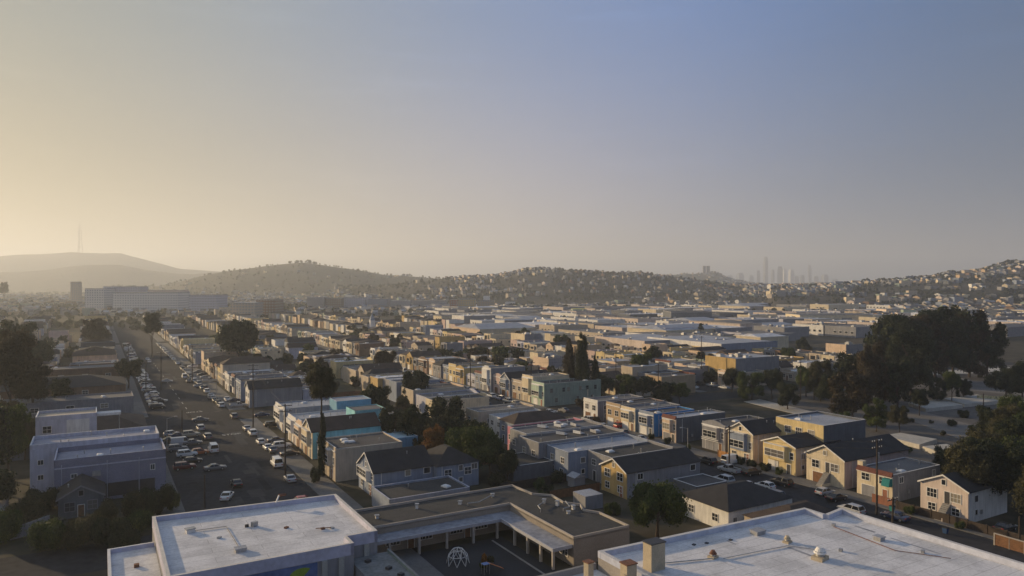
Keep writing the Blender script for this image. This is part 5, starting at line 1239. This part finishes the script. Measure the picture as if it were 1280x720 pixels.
T(470, 530, 478, 44, 'round', 'dark', 'dark tree behind the bright blue rear cottage', 1, .1)
T(555, 540, 490, 50, 'spread', 'dark', 'dark wide tree in the deep block behind the avenue', 1, .1)
T(520, 510, 462, 40, 'round', 'dark', 'rounded dark tree before the parked cars with sun glints', 1, .1)
ivy = T(402, 596, 447, 42, 'round', 'olive', 'very tall ivy-clad tree rising beside the turquoise gabled house', 0, .50, name='ivy_clad_tree', seed=11)
for ch_ in ivy.children:
    if ch_.name.startswith('trunk'): ch_.data = trunk_mesh('column', 1); ch_.scale = (5.5, 5.5, 22)
o = link('ivy', crown('column', 'dark', 1, 1), ivy, (0, 0, 0)); o.scale = (1.3, 1.3, 14)
T(394, 604, 582, 18, 'shrub', 'dark', 'dark shrub at the foot of the very tall ivy-clad tree', 1, 0, name='shrub', cat='shrub')
T(711, 497, 424, 22, 'column', 'brown', 'brownish poplar, front one of the tall pair', 0, .05, name='poplar', seed=13)
T(728, 500, 418, 28, 'column', 'dark', 'tallest dark poplar of the pair behind the green corner building', 0, .05, name='poplar', seed=14)
T(744, 500, 445, 14, 'column', 'dark', 'short thin poplar beside the tall dark pair', 1, .05, name='poplar')
T(728, 520, 498, 22, 'round', 'brown', 'small reddish street tree by the white end house', 1, .2)
T(300, 462, 399, 60, 'round', 'dark', 'large dark round tree rising over the avenue roofs', 1, .12, seed=21)
T(190, 446, 388, 26, 'round', 'dark', 'tall dark round tree at the far avenue kerb', 1, .3, seed=22)
T(119, 440, 396, 36, 'round', 'brown', 'dark brown tree on the shaded side of the avenue', 1, .1)
T(160, 486, 448, 40, 'round', 'dark', 'dark street tree over the angled cars', 1, .1)
T(5, 380, 350, 12, 'round', 'dark', 'lone dark tree top at the hazy edge of the photo', 2, .2)
T(802, 482, 442, 34, 'round', 'green', 'round green tree in front of the pink hall', 1, .1)
T(815, 462, 432, 30, 'round', 'dark', 'dark tree against the side of the pink hall', 1, .1)
T(876, 424, 403, 8, 'round', 'dark', 'small palm-like tree before the dark box warehouse', 2, .4)
T(605, 470, 445, 22, 'round', 'brown', 'rusty tree among the rows behind the sunny facades', 1, .1)
T(482, 480, 436, 30, 'round', 'brown', 'brown tree over the sunny yellow row', 1, .1)
# dark mass at the far left
for i, (px, pb, pt, w, m) in enumerate([(14, 540, 402, 70, 'brown'), (-20, 520, 410, 70, 'dark'), (40, 530, 440, 50, 'brown'), (8, 600, 500, 70, 'green'), (30, 575, 520, 46, 'olive'), (-25, 610, 500, 80, 'dark'), (50, 470, 425, 40, 'dark'), (18, 470, 398, 60, 'dark'), (75, 520, 470, 34, 'dark'), (-10, 650, 580, 60, 'dark')]):
    T(px, pb, pt, w, 'round', m, f'{m if m != "dark" else "dark green"} tree in the dark grove beside the lane, {ordinal(i+1)} counting from its highest crown', 0 if i < 5 else 1, .03, group='dark grove beside the lane', name='grove_tree')
# garden shrubs and hedge along the near cross street
for i, (px, pb, pt, w) in enumerate([(60, 690, 640, 60), (100, 686, 642, 60), (140, 682, 640, 52), (172, 668, 632, 46), (165, 650, 606, 46), (195, 645, 600, 46), (212, 640, 602, 30), (30, 660, 620, 60), (55, 640, 604, 50), (5, 680, 630, 50), (130, 655, 622, 40), (152, 690, 655, 50)]):
    T(px, pb, pt, w, 'shrub', ['green', 'olive', 'dark'][i % 3], f'{["green", "olive", "dark green"][i % 3]} garden shrub, {ordinal(i+1)} in the bed before the dark cottage', 0, .0, name='shrub', cat='shrub', group='shrubs before the dark cottage')
# big eucalyptus grove, right
EUC = [(1062, 500, 432, 44), (1085, 510, 420, 50), (1105, 480, 398, 56), (1128, 478, 386, 60), (1150, 476, 384, 60), (1170, 474, 380, 56), (1192, 472, 377, 58), (1212, 472, 378, 52), (1234, 474, 388, 40), (1140, 496, 404, 56), (1066, 528, 452, 48), (1100, 500, 446, 44), (1122, 512, 440, 44)]
for i, (px, pb, pt, w) in enumerate(EUC):
    T(px, pb, pt + 2, w*1.15, 'spread', ['dark', 'brown', 'dark'][i % 3], f'{["dark", "brown-tinged", "dark"][i % 3]} eucalyptus, {ordinal(i+1)} of the great grove counting from the street side', 0 if i % 2 else 1, .12, name='eucalyptus', group='eucalyptus grove')
# belt of trees behind the sunny row and along the park edge
BELT = [(756, 496, 470, 34), (780, 498, 468, 36), (804, 504, 470, 36), (828, 506, 472, 34), (850, 506, 478, 30), (892, 480, 462, 26), (915, 490, 462, 34), (940, 500, 462, 38), (965, 500, 460, 36), (985, 512, 476, 32), (1008, 496, 456, 34), (1026, 502, 444, 36), (1040, 520, 466, 36), (1052, 560, 510, 30), (1150, 520, 484, 26), (1172, 505, 470, 26), (1190, 505, 462, 26), (1205, 500, 470, 22), (1125, 545, 505, 26), (1096, 540, 496, 32), (1258, 500, 462, 44), (1278, 500, 450, 44), (985, 455, 435, 26), (1005, 440, 422, 22)]
for i, (px, pb, pt, w) in enumerate(BELT):
    mt = 'olive' if i in (18, 11) else ['dark', 'green', 'dark'][i % 3]
    T(px, pb, pt, w, ['round', 'spread'][i % 2], mt, f'{ {"dark": "dark", "green": "green", "olive": "yellowish"}[mt] } park-edge tree, {ordinal(i+1)} of the belt behind the sunny row', 0 if i > 5 else 1, .15, group='trees of the park edge')
# big mass lower right
for i, (px, pb, pt, w) in enumerate([(1215, 640, 552, 74), (1250, 640, 545, 84), (1290, 640, 540, 84), (1232, 620, 530, 70), (1272, 610, 520, 80), (1300, 590, 500, 70), (1258, 575, 500, 50), (1186, 600, 560, 40), (1270, 560, 490, 50), (1305, 670, 570, 80), (1240, 560, 506, 40)]):
    T(px, pb, pt, w, 'round', ['olive', 'dark', 'green'][i % 3], f'{["olive", "dark", "green"][i % 3]} bushy tree, {ordinal(i+1)} of the thicket behind the white gabled house', 0, .0, name='thicket_tree', group='thicket behind the white house')
# yard trees scattered inside blocks
rt = random.Random(31); c = 0
OCC = [(l[1], l[2]) for l in LOTS]
spots = []
for (u0, u1, v0, v1, n) in ((64, 86, 143, 232, 16), (62, 106, 255, 390, 26), (150, 198, 206, 390, 26), (64, 100, 405, 560, 14), (152, 196, 405, 560, 14), (-50, -8, 350, 390, 8), (-50, 5, 405, 560, 18), (-52, -16, 230, 330, 10), (240, 290, 206, 390, 16), (-140, -84, 250, 560, 24), (240, 288, 405, 560, 8)):
    for k in range(n): spots.append((rt.uniform(u0, u1), rt.uniform(v0, v1)))
spots.sort(key=lambda s: G(*s).length)
for i, (u, v) in enumerate(spots):
    p = G(u, v)
    if not inview(p, 20): continue
    c += 1; mt = rt.choice(['dark', 'green', 'dark', 'olive', 'brown']); h = rt.uniform(4, 10)
    tree(p.x, p.y, h, h*rt.uniform(.35, .55), rt.choice(['round', 'round', 'spread']), mt, 1 if p.length < 330 else 2, f'{ {"brown": "brownish", "dark": "dark"}.get(mt, mt) } {"small" if h < 6.5 else "full"} yard tree, {ordinal(c) if c < 100 else ordinal(c-99) + " hazy"} from the viewer between the house rows',
         low=.1, name='yard_tree', group='trees in the yards between the houses')

# ================================================================== PARK: slabs, path, banks
def quad_on(name, pts, z, m, label=None, cat=None, thick=.4, kind=None):
    w = [at(px, py, z) for px, py in pts]; b = MB(); b.hull([(q.x, q.y, z-thick) for q in w], [(q.x, q.y, z) for q in w], m); o = b.build(name); tag(o, label, cat, kind=kind); return o
M_slab = surf('pale concrete slab', (.48,.45,.40), .9, .2, .15, scale2=1)
quad_on('park_slab', [(1158,511),(1204,506),(1176,499),(1136,503)], 1.2, M_slab, 'pale concrete reservoir slab, farther of the group beside the small trees', 'concrete slab', 1.2)
quad_on('park_slab', [(1206,505),(1250,501),(1222,493),(1178,498)], 1.2, M_slab, 'pale concrete slab touching the farther slab, by the light wall', 'concrete slab', 1.2)
quad_on('park_slab', [(1150,556),(1172,549),(1126,541),(1104,544.5)], 1.2, M_slab, 'pale concrete slab nearest the grey house roofs', 'concrete slab', 1.2)
quad_on('park_slab', [(1186,569),(1200,562),(1184,555),(1154,558)], 1.2, M_slab, 'small pale slab beside the thicket and the nearest slab', 'concrete slab', 1.2)
quad_on('path', [(1046,530),(1060,525),(950,499),(930,502)], .1, M_slab, kind='structure', thick=.1)
quad_on('park_ground', [(1120,585),(1330,560),(1330,452),(1180,462),(960,500),(1060,530)], .05, surf('bare park soil', (.125,.115,.105), .95, .35, .03, scale2=.5), kind='structure', thick=.05)
quad_on('dirt_track', [(1085,505),(1230,560),(1290,552),(1110,502)], .09, surf('dirt track', (.20,.185,.17), .95, .3, .1), kind='structure', thick=.04)
quad_on('dirt_track', [(1120,480),(1300,496),(1300,484),(1200,474)], .09, surf('dirt track', None), kind='structure', thick=.04)
quad_on('path', [(1150,470),(1300,462),(1300,457),(1170,464)], .12, M_slab, kind='structure', thick=.08)
quad_on('park_slab', [(1196,479),(1216,476),(1200,472),(1180,474)], .8, M_slab, 'small pale slab under the eucalyptus grove', 'concrete slab', .8)
for i, (px, py) in enumerate([(1165, 530), (1190, 533), (1215, 538), (1140, 528), (1110, 560), (1135, 566), (1180, 545), (1205, 522), (1230, 515), (1165, 488), (1250, 478), (1272, 470), (1225, 472), (1120, 528)]):
    p = at(px, py); r_ = .9 + (i*37 % 10)/9; tree(p.x, p.y, r_*1.3, r_, 'shrub', ['olive', 'dark', 'green'][i % 3], 1, f'{["olive", "dark", "green"][i % 3]} scrub bush, {ordinal(i+1)} on the bare park ground between the slabs', low=0, name='scrub_bush', cat='bush', group='scrub on the park ground')
p0, p1 = at(1222, 502), at(1282, 505); t = thing('park_wall', (p0.x, p0.y, 0), math.atan2(p1.y-p0.y, p1.x-p0.x), 'low cream wall with mottled graffiti at the park slab', 'wall'); b = MB(); b.box(0, (p1-p0).length, 0, .3, 0, 2.2, surf('mottled cream wall', (.50,.44,.26), .9, .6, 1.0, scale2=2)); b.build('wall_run', t)

# ================================================================== VEHICLES
DIRV = R(120)    # heading along +v (away); local +x -> v
DIRU = R(30)
def carat(px, py, rz, kind, col, label, grp, lod=0, lit=False): p = at(px, py); return car(p.x, p.y, rz, kind, col, label, grp, lit, lod)
A = 'cars on the wide avenue'
for px, py, rz, kd, cl, lb in [
  (362, 602, DIRV, 'sedan', 'silver', 'silver sedan at the sunny kerb, nearest the school roof'), (345, 583, DIRV, 'van', 'white', 'boxy white van at the sunny kerb behind the silver sedan'),
  (340, 565, DIRV, 'sedan', 'grey', 'grey sedan nosing out before the beige block'), (352, 560, DIRU, 'suv', 'white', 'white car angled into the drive of the tan-fronted house'),
  (325, 555, DIRV, 'hatchback', 'white', 'white hatchback at the sunny kerb, second beyond the van'), (315, 544, DIRV, 'suv', 'white', 'white car at the sunny kerb just before the crossing'),
  (362, 570, DIRU, 'sedan', 'black', 'black sedan on the forecourt of the turquoise gabled house'), (340, 534, DIRU, 'suv', 'black', 'black car parked across at the crossroads corner'), (292, 523, DIRV, 'suv', 'grey', 'dark grey pickup-like car crossing the junction, lamps toward us'),
  (327, 521, DIRU, 'sedan', 'navy', 'dark sedan parked in the cross street by the corner house'),
  (230, 587, DIRU, 'suv', 'maroon', 'dark red car parked nose-in beside the lavender building'), (233, 571, DIRU, 'suv', 'white', 'white estate car parked nose-in beside the lavender building'),
  (226, 557, DIRU, 'van', 'silver', 'silver van parked nose-in next to the white estate'), (212, 553, DIRU, 'sedan', 'black', 'black car tucked behind the silver van'), (268, 588, DIRU+.05, 'sedan', 'grey', 'grey sedan turning out of the angled bays'),
  (249, 568, DIRU, 'hatchback', 'orange', 'orange hatchback half hidden by the silver van'), (266, 565, DIRV, 'van', 'white', 'white roof-racked van double parked, nearest of its line'), (259, 549, DIRV, 'suv', 'grey', 'dark grey suv double parked behind the roof-racked van'),
  (250, 538, DIRV, 'suv', 'silver', 'silver suv double parked, farthest of its line'), (240, 556, DIRU, 'sedan', 'grey', 'grey car between the silver van and the double-parked line'),
  (283, 624, DIRU+1.2, 'sedan', 'white', 'white sedan with dark windscreen just above the school parapet'), (295, 608, DIRV, 'sedan', 'black', 'black sedan standing in the road near the school roof'), (380, 630, DIRU, 'hatchback', 'red', 'red hatchback behind the school roof edge'),
  (200, 503, DIRU, 'sedan', 'silver', 'silver sedan nose-in, beyond the crossing'), (196, 511, DIRU, 'suv', 'black', 'black suv nose-in, beyond the crossing'), (190, 494, DIRU, 'sedan', 'white', 'white sedan nose-in, beyond the black suv'),
  (186, 487, DIRU, 'suv', 'silver', 'silver suv nose-in, third row end beyond the crossing'), (208, 478, DIRU, 'sedan', 'silver', 'silver sedan angled under the dark street tree'), (283, 501, DIRV, 'sedan', 'white', 'white sedan at the sunny kerb, first beyond the crossing'),
  (276, 509, DIRV, 'suv', 'white', 'white suv abreast of the white sedan past the crossing'), (263, 499, DIRV, 'sedan', 'grey', 'grey sedan, second kerb car beyond the crossing'), (256, 486, DIRV, 'hatchback', 'black', 'black hatchback at the far drive'),
  (235, 478, DIRV, 'sedan', 'grey', 'grey sedan before the white box van'), (230, 473, DIRV, 'van', 'white', 'white box van parked at the sunny kerb, well beyond the crossing'), (249, 484, DIRU, 'sedan', 'silver', 'silver sedan in the drive near the cream bay house'),
  (221, 564, DIRU, 'suv', 'grey', 'dark grey suv wedged between the white estate and the silver van'), (214, 545, DIRU, 'hatchback', 'silver', 'silver hatchback nose-in at the pavement by the lavender parapet'), (222, 547, DIRU, 'sedan', 'navy', 'navy sedan nose-in beside the silver hatchback'),
  (240, 579, DIRU, 'hatchback', 'black', 'black hatchback between the red car and the turning grey sedan'), (238, 546, DIRU, 'suv', 'beige', 'beige suv nose-in before the double-parked line'), (334, 562, DIRV, 'sedan', 'white', 'white sedan at the kerb, between the dark one and the hatchback'),
  (308, 538, DIRV, 'sedan', 'silver', 'silver sedan last at the kerb before the crossing'), (345, 553, DIRU, 'sedan', 'navy', 'navy sedan in the drive of the white flat-roofed house'),
  (250, 527, DIRU, 'sedan', 'grey', 'grey sedan waiting in the side road')]:
    carat(px, py, rz, kd, cl, lb, A)
B_ = 'cars on the gabled-house street'
for px, py, rz, kd, cl, lb in [
  (957, 611, DIRV, 'hatchback', 'white', 'bright white car in the roadway below the yellow porch house'), (912, 591, DIRV, 'pickup', 'silver', 'silver flatbed pickup near the cream gable'), (885, 580, DIRV, 'suv', 'black', 'black suv parked behind the flatbed pickup'),
  (915, 580, DIRU, 'van', 'white', 'white van in the drive of the tall cream gable'), (800, 551, DIRV, 'sedan', 'silver', 'silver-blue sedan outside the blue house'), (754, 537, DIRV, 'pickup', 'white', 'white pickup at the kerb before the tan houses'),
  (777, 535, DIRU, 'suv', 'red', 'red suv in the drive of the cream bay house'), (1032, 619, DIRU, 'hatchback', 'silver', 'silver hatchback in the drive of the pink gabled house'), (1046, 626, DIRU, 'sedan', 'black', 'black sedan beside the silver hatchback'),
  (978, 607, DIRV, 'suv', 'black', 'black suv ahead of the bright white car'), (1065, 642, DIRV, 'suv', 'silver', 'silver suv just showing over the white parapet'), (822, 560, DIRV, 'suv', 'black', 'black suv outside the narrow orange house'),
  (778, 543, DIRV, 'hatchback', 'grey', 'dark hatchback before the red suv'), (940, 594, DIRU, 'suv', 'black', 'black suv in the planted drive of the porch house'), (915, 621, DIRU, 'sedan', 'silver', 'silver sedan under the dark carport edge'),
  (910, 636, DIRV, 'sedan', 'blue', 'blue sedan beside the dark bungalow roof'), (735, 527, DIRV, 'suv', 'silver', 'silver suv beside the white end house'), (705, 515, DIRV, 'sedan', 'grey', 'grey sedan beside the reddish street tree'),
  (1120, 650, DIRV, 'sedan', 'navy', 'dark sedan at the kerb of the small cream house'), (688, 517, DIRU, 'sedan', 'white', 'white sedan turning at the green corner building'), (1258, 664, DIRU, 'sedan', 'black', 'black sedan on the apron beside the white gabled house')]:
    carat(px, py, rz, kd, cl, lb, B_)
# parked lines running on into the distance
rc = random.Random(12); KD = ['sedan']*5 + ['suv']*4 + ['hatchback']*2 + ['van', 'pickup']; CL = ['white']*5 + ['silver']*5 + ['grey']*4 + ['black']*4 + ['red', 'blue', 'navy', 'beige', 'green', 'maroon']
def line(u, v0, v1, step, rz, phrase, grp, p=.85, skip=CROSSES):
    v = v0; k = 0
    while v < v1:
        q = G(u + rc.uniform(-.25, .25), v)
        if not any(c[2]-2 < v < c[3]+2 for c in CROSSES if c[0] <= u <= c[1]) and rc.random() < p and inview(q, 5):
            k += 1; kd, cl = rc.choice(KD), rc.choice(CL)
            car(q.x, q.y, rz + rc.uniform(-.04, .04) + rc.choice([0, PI]), kd, cl, f'{cl} {"car" if kd == "sedan" else kd}, {ordinal(k)} from the near end, {phrase}', grp, lod=1 if q.length < 330 else 2)
        v += step
line(36.3, 262, 560, 5.9, DIRV, 'sunny kerb of the wide avenue', A)
line(41.5, 258, 420, 12, DIRU, 'driveways on the sunny side of the avenue', A, .6)
line(17.5, 269, 560, 2.9, DIRU, 'angled bays on the shaded side of the avenue', A, .9)
line(24.2, 300, 470, 7, DIRV, 'double-parked file of the wide avenue', A, .2)
line(125.4, 214, 420, 6.2, DIRV, 'sunny kerb past the green corner building', B_, .75)
line(114.4, 214, 420, 6.2, DIRV, 'shaded kerb past the green corner building', B_, .75)
line(114.4, 96, 183, 6.4, DIRV, 'shaded kerb before the crossing', B_, .6)
line(205.8, 206, 380, 6.4, DIRV, 'shaded kerb of the third street', 'cars on the third street', .6)
line(216.2, 206, 380, 6.4, DIRV, 'sunny kerb of the third street', 'cars on the third street', .6)
for i, (px, py) in enumerate(((513, 458), (541, 463))): carat(px, py, -DIRV*0 + R(-62), 'sedan', 'grey', ['grey', 'second grey'][i] + ' car with glowing headlamps for sun glints, coming along the far street', 'cars with sun glints', lod=1, lit=True)

# ================================================================== POLES
def pole(px, py, ptop, lb, arms=2, tr=False, rz=R(30)):
    p = at(px, py); h = CAM_H - (ptop-354)/900*p.y; utility_pole(p.x, p.y, h, rz, lb, arms, tr)
pole(1097, 644, 549, 'tall utility pole in front of the small cream house', 2, True)
pole(912, 586, 532, 'utility pole before the tall cream gable')
pole(1117, 655, 622, 'short pole beside the red-tiled cream house', 1)
pole(227, 543, 513, 'pole on the corner pavement of the avenue crossing', 0)
pole(255, 636, 594, 'thin pole on the near corner by the school roof', 0)
pole(356, 594, 505, 'tall utility pole before the turquoise gabled house')
pole(201, 488, 440, 'utility pole among the angled cars', 1); pole(182, 493, 452, 'pole under the dark street tree', 1); pole(240, 478, 432, 'utility pole by the white box van', 1)
pole(316, 535, 455, 'utility pole at the corner house, thin against silver roofs'); pole(160, 470, 430, 'far utility pole on the avenue, shaded side', 1)
pole(664, 500, 452, 'utility pole before the sunny row at the green building', 2); pole(877, 478, 420, 'slender pole in front of the white hall', 1); pole(588, 488, 435, 'utility pole by the pale sunny terrace')
pole(1001, 500, 452, 'thin pole at the park edge', 1); pole(1018, 500, 455, 'second thin pole at the park edge', 0); pole(1230, 527, 492, 'pale pole in the park beside the cream wall', 0)
pole(823, 500, 455, 'pole among the belt trees', 1); pole(770, 497, 440, 'pole behind the poplar pair', 1); pole(1276, 690, 646, 'pale post at the photo edge by the wooden gate', 0)
p = at(1098, 605); 
for i, (px, py) in enumerate(((208, 560), (270, 505), (735, 515), (860, 575))):
    p = at(px, py); street_lamp(p.x, p.y, 7.5, R([30, 210, 210, 210][i]), ['street lamp beside the angled bays', 'street lamp past the avenue crossing', 'street lamp by the white end house', 'street lamp near the arched grey-green house'][i])
# wires strung between avenue poles
def wire(a, b_, sag, label, grp='overhead wires'):
    w = MB(); pts = [a.lerp(b_, i/12) - Vector((0, 0, sag*4*(i/12)*(1-i/12))) for i in range(13)]
    k0 = 0; w.mi(M_rubber); n = 5; d = (b_-a).normalized(); e1 = d.orthogonal().normalized(); e2 = d.cross(e1)
    for q in pts: w.v += [tuple(q + .022*(math.cos(2*PI*j/n)*e1 + math.sin(2*PI*j/n)*e2)) for j in range(n)]
    for i in range(12):
        for j in range(n): w.f.append((i*n+j, i*n+(j+1)%n, (i+1)*n+(j+1)%n, (i+1)*n+j)); w.m.append(0)
    tag(w.build('overhead_wire'), label, 'wire', grp)
def ptop(px, py, pt): p = at(px, py); return Vector((p.x, p.y, CAM_H - (pt-354)/900*p.y - .5))
wire(ptop(1097,644,549), ptop(912,586,532), .8, 'overhead wire between the two poles of the gabled-house street')
wire(ptop(356,594,505), ptop(316,535,455), .8, 'overhead wire before the turquoise gabled house')
PT = [(227,543,513),(201,488,440),(182,493,452),(240,478,432)]
wire(ptop(240,478,432), ptop(316,535,455), 1.2, 'overhead wire along the sunny kerb of the avenue'); wire(ptop(664,500,452), ptop(588,488,435), 1.0, 'overhead wire past the pale sunny terrace')
wire(ptop(664,500,452), ptop(770,497,440), 1.0, 'overhead wire crossing in front of the poplars'); wire(ptop(1097,644,549) + Vector((0,0,-1.2)), ptop(912,586,532) + Vector((0,0,-1.2)), 1.0, 'lower overhead wire of the gabled-house street')
wire(ptop(1097,644,549), G(131, 60, 9), 1.2, 'overhead wire running out over the white gabled house')
# fences and small yard things on the near side of the gabled-house street
t = thing('dark_fence', G(128.6, 58), R(30)-PI*0, 'long dark fence in front of the white gabled house', 'fence'); b = MB(); b.box(-.06, .06, 0, 22, 0, 1.6, M_darkwood); b.build('boards', t)
for i in range(8):
    b = MB(); b.box(-.12, .12, i*3.1-.1, i*3.1+.1, 0, 1.75, M_darkwood); b.build('fence_post', t)
t = thing('red_fence', G(128.7, 80.6), R(30), 'short red-brown fence between the white gable and the cream house', 'fence'); b = MB(); b.box(-.06, .06, 0, 4.2, 0, 1.7, W('brick')); b.build('boards', t); b = MB(); b.box(-.1,.1,-.12,.1,0,1.85, M_darkwood); b.build('fence_post', t)
p = at(1263, 688); t = thing('wooden_gate', p, R(-62), 'brown wooden double gate with pale frame near the photo edge', 'gate')
for k in range(2): b = MB(); b.box(-2.1+k*2.15, -.05+k*2.15, 0, .08, .1, 1.8, M_wood); b.build('gate_leaf', t)
b = MB(); b.box(-2.3,-2.12,-.05,.15,0,2, M_post); b.box(2.12,2.3,-.05,.15,0,2, M_post); b.box(-.03,.03,-.04,-.002,0,1.9,M_post); b.box(-2.12,2.12,-.05,.13,1.85,2.0,M_post); b.build('gate_frame', t)
for i, (px, py, c) in enumerate(((1183, 668, 'blue'), (1116, 640, 'teal'))):
    p = at(px, py); t = thing('wheeled_bin', p, .5, ['dark blue', 'teal'][i] + ' wheeled bin on the pavement by the dark fence', 'bin', 'wheeled bins'); b = MB(); b.hull([(-.25,-.3,.1),(.25,-.3,.1),(.25,.3,.1),(-.25,.3,.1)], [(-.32,-.4,1),(.32,-.4,1),(.32,.4,1),(-.32,.4,1)], surf('bin ' + c, (.02,.06,.16) if i == 0 else (.02,.2,.2), .6, .1, 1)); b.build('bin_body', t); b = MB(); b.box(-.36,.36,-.44,.42,1.003,1.09, M_rubber); b.build('lid', t)
# board fences between the back yards
rf = random.Random(4)
for i, (u0, u1, v) in enumerate([(60, 86, 147), (62, 86, 156), (66, 88, 165), (70, 86, 184), (66, 86, 212), (68, 88, 222), (76, 88, 117), (70, 86, 126), (149, 156, 127), (149, 156, 141), (149, 158, 158), (149, 158, 174), (149, 157, 92), (149, 157, 78), (58, 86, 262), (58, 86, 290), (154, 196, 226), (154, 196, 246)]):
    t = thing('yard_fence', G(u0, v), GRZ, f'{["weathered brown", "grey"][i % 2]} board fence between back yards, {ordinal(i+1)} of its kind from the viewer', 'fence', 'fences between back yards')
    b = MB(); b.box(0, u1-u0, -.04, .04, 0, 1.7, [M_wood, M_darkwood][i % 2]); b.build('boards', t); b = MB(); b.box(0, u1-u0, -.08, .08, 1.7, 1.78, M_darkwood); b.build('top_rail', t)
# small sheds and bins in the yards
for i, (u, v) in enumerate([(70, 152), (80, 160), (72, 189), (78, 207), (70, 217), (66, 228), (152, 99), (153, 134), (152, 166), (86, 121), (70, 268), (78, 300)]):
    t = thing('yard_shed', G(u, v), GRZ + rf.uniform(-.1, .1), f'{["grey", "brown", "white"][i % 3]} yard shed, {ordinal(i+1)} of those in the back yards', 'shed', 'sheds in the back yards')
    w_, d_ = rf.uniform(2, 3.4), rf.uniform(2, 4); b = MB(); b.box(-w_/2, w_/2, 0, d_, 0, 2.1, W(['grey', 'brown', 'white'][i % 3])); b.build('wall', t)
    b = MB(); b.hull([(-w_/2-.2,-.2,2.1),(w_/2+.2,-.2,2.1),(w_/2+.2,d_+.2,2.1),(-w_/2-.2,d_+.2,2.1)], [(-.05,-.2,2.8),(.05,-.2,2.8),(.05,d_+.2,2.8),(-.05,d_+.2,2.8)], [M_silver, M_shingle, M_gravel][i % 3]); b.build('roof', t)
# bushes in front of the sunny row
for i, (u, v, r_, mt) in enumerate([(129.5, 111, 1.3, 'dark'), (129.3, 107, 1.1, 'green'), (129.2, 117.8, 1.2, 'dark'), (128.8, 114.2, 1.4, 'dark'), (129.4, 135, 1.0, 'green'), (129, 148.6, 1.2, 'dark'), (128.8, 142, 1.3, 'dark'), (127.6, 77, 1.2, 'green'), (127.4, 68, 1.0, 'green'), (129, 173, 1.6, 'brown'), (74, 116.5, 1.5, 'green'), (77, 119, 1.7, 'dark'), (70, 121, 1.8, 'olive'), (81, 104, 1.6, 'green'), (66, 119, 1.4, 'dark'), (84, 126, 2.0, 'dark'), (72, 130, 2.2, 'dark'), (78, 124, 1.6, 'green'), (90, 104, 1.5, 'dark'), (86, 102, 1.7, 'green')]):
    p = G(u, v); tree(p.x, p.y, r_*1.5, r_, 'shrub', mt, 1, f'{ {"dark": "dark", "brown": "brownish"}.get(mt, mt) } bush, {ordinal(i+1)} of those planted around the gabled-house street block', low=0, name='bush', cat='bush', group='bushes around the gabled-house block')

# ================================================================== AIR
hz = MB(); hz.box(-13800, 13800, -1500, 13800, -12, 560, M_trim); o = hz.build('haze'); o.data.materials.clear()
m = bpy.data.materials.new('haze'); m.use_nodes = True; nn = m.node_tree.nodes; nn.clear(); ou = nn.new('ShaderNodeOutputMaterial'); pv = nn.new('ShaderNodeVolumePrincipled')
pv.inputs['Color'].default_value = (.79, .85, .94, 1); pv.inputs['Density'].default_value = 2.0e-4; pv.inputs['Anisotropy'].default_value = .33
m.node_tree.links.new(pv.outputs[0], ou.inputs['Volume']); o.data.materials.append(m); tag(o, 'pale evening haze over the whole city', 'haze', kind='stuff')
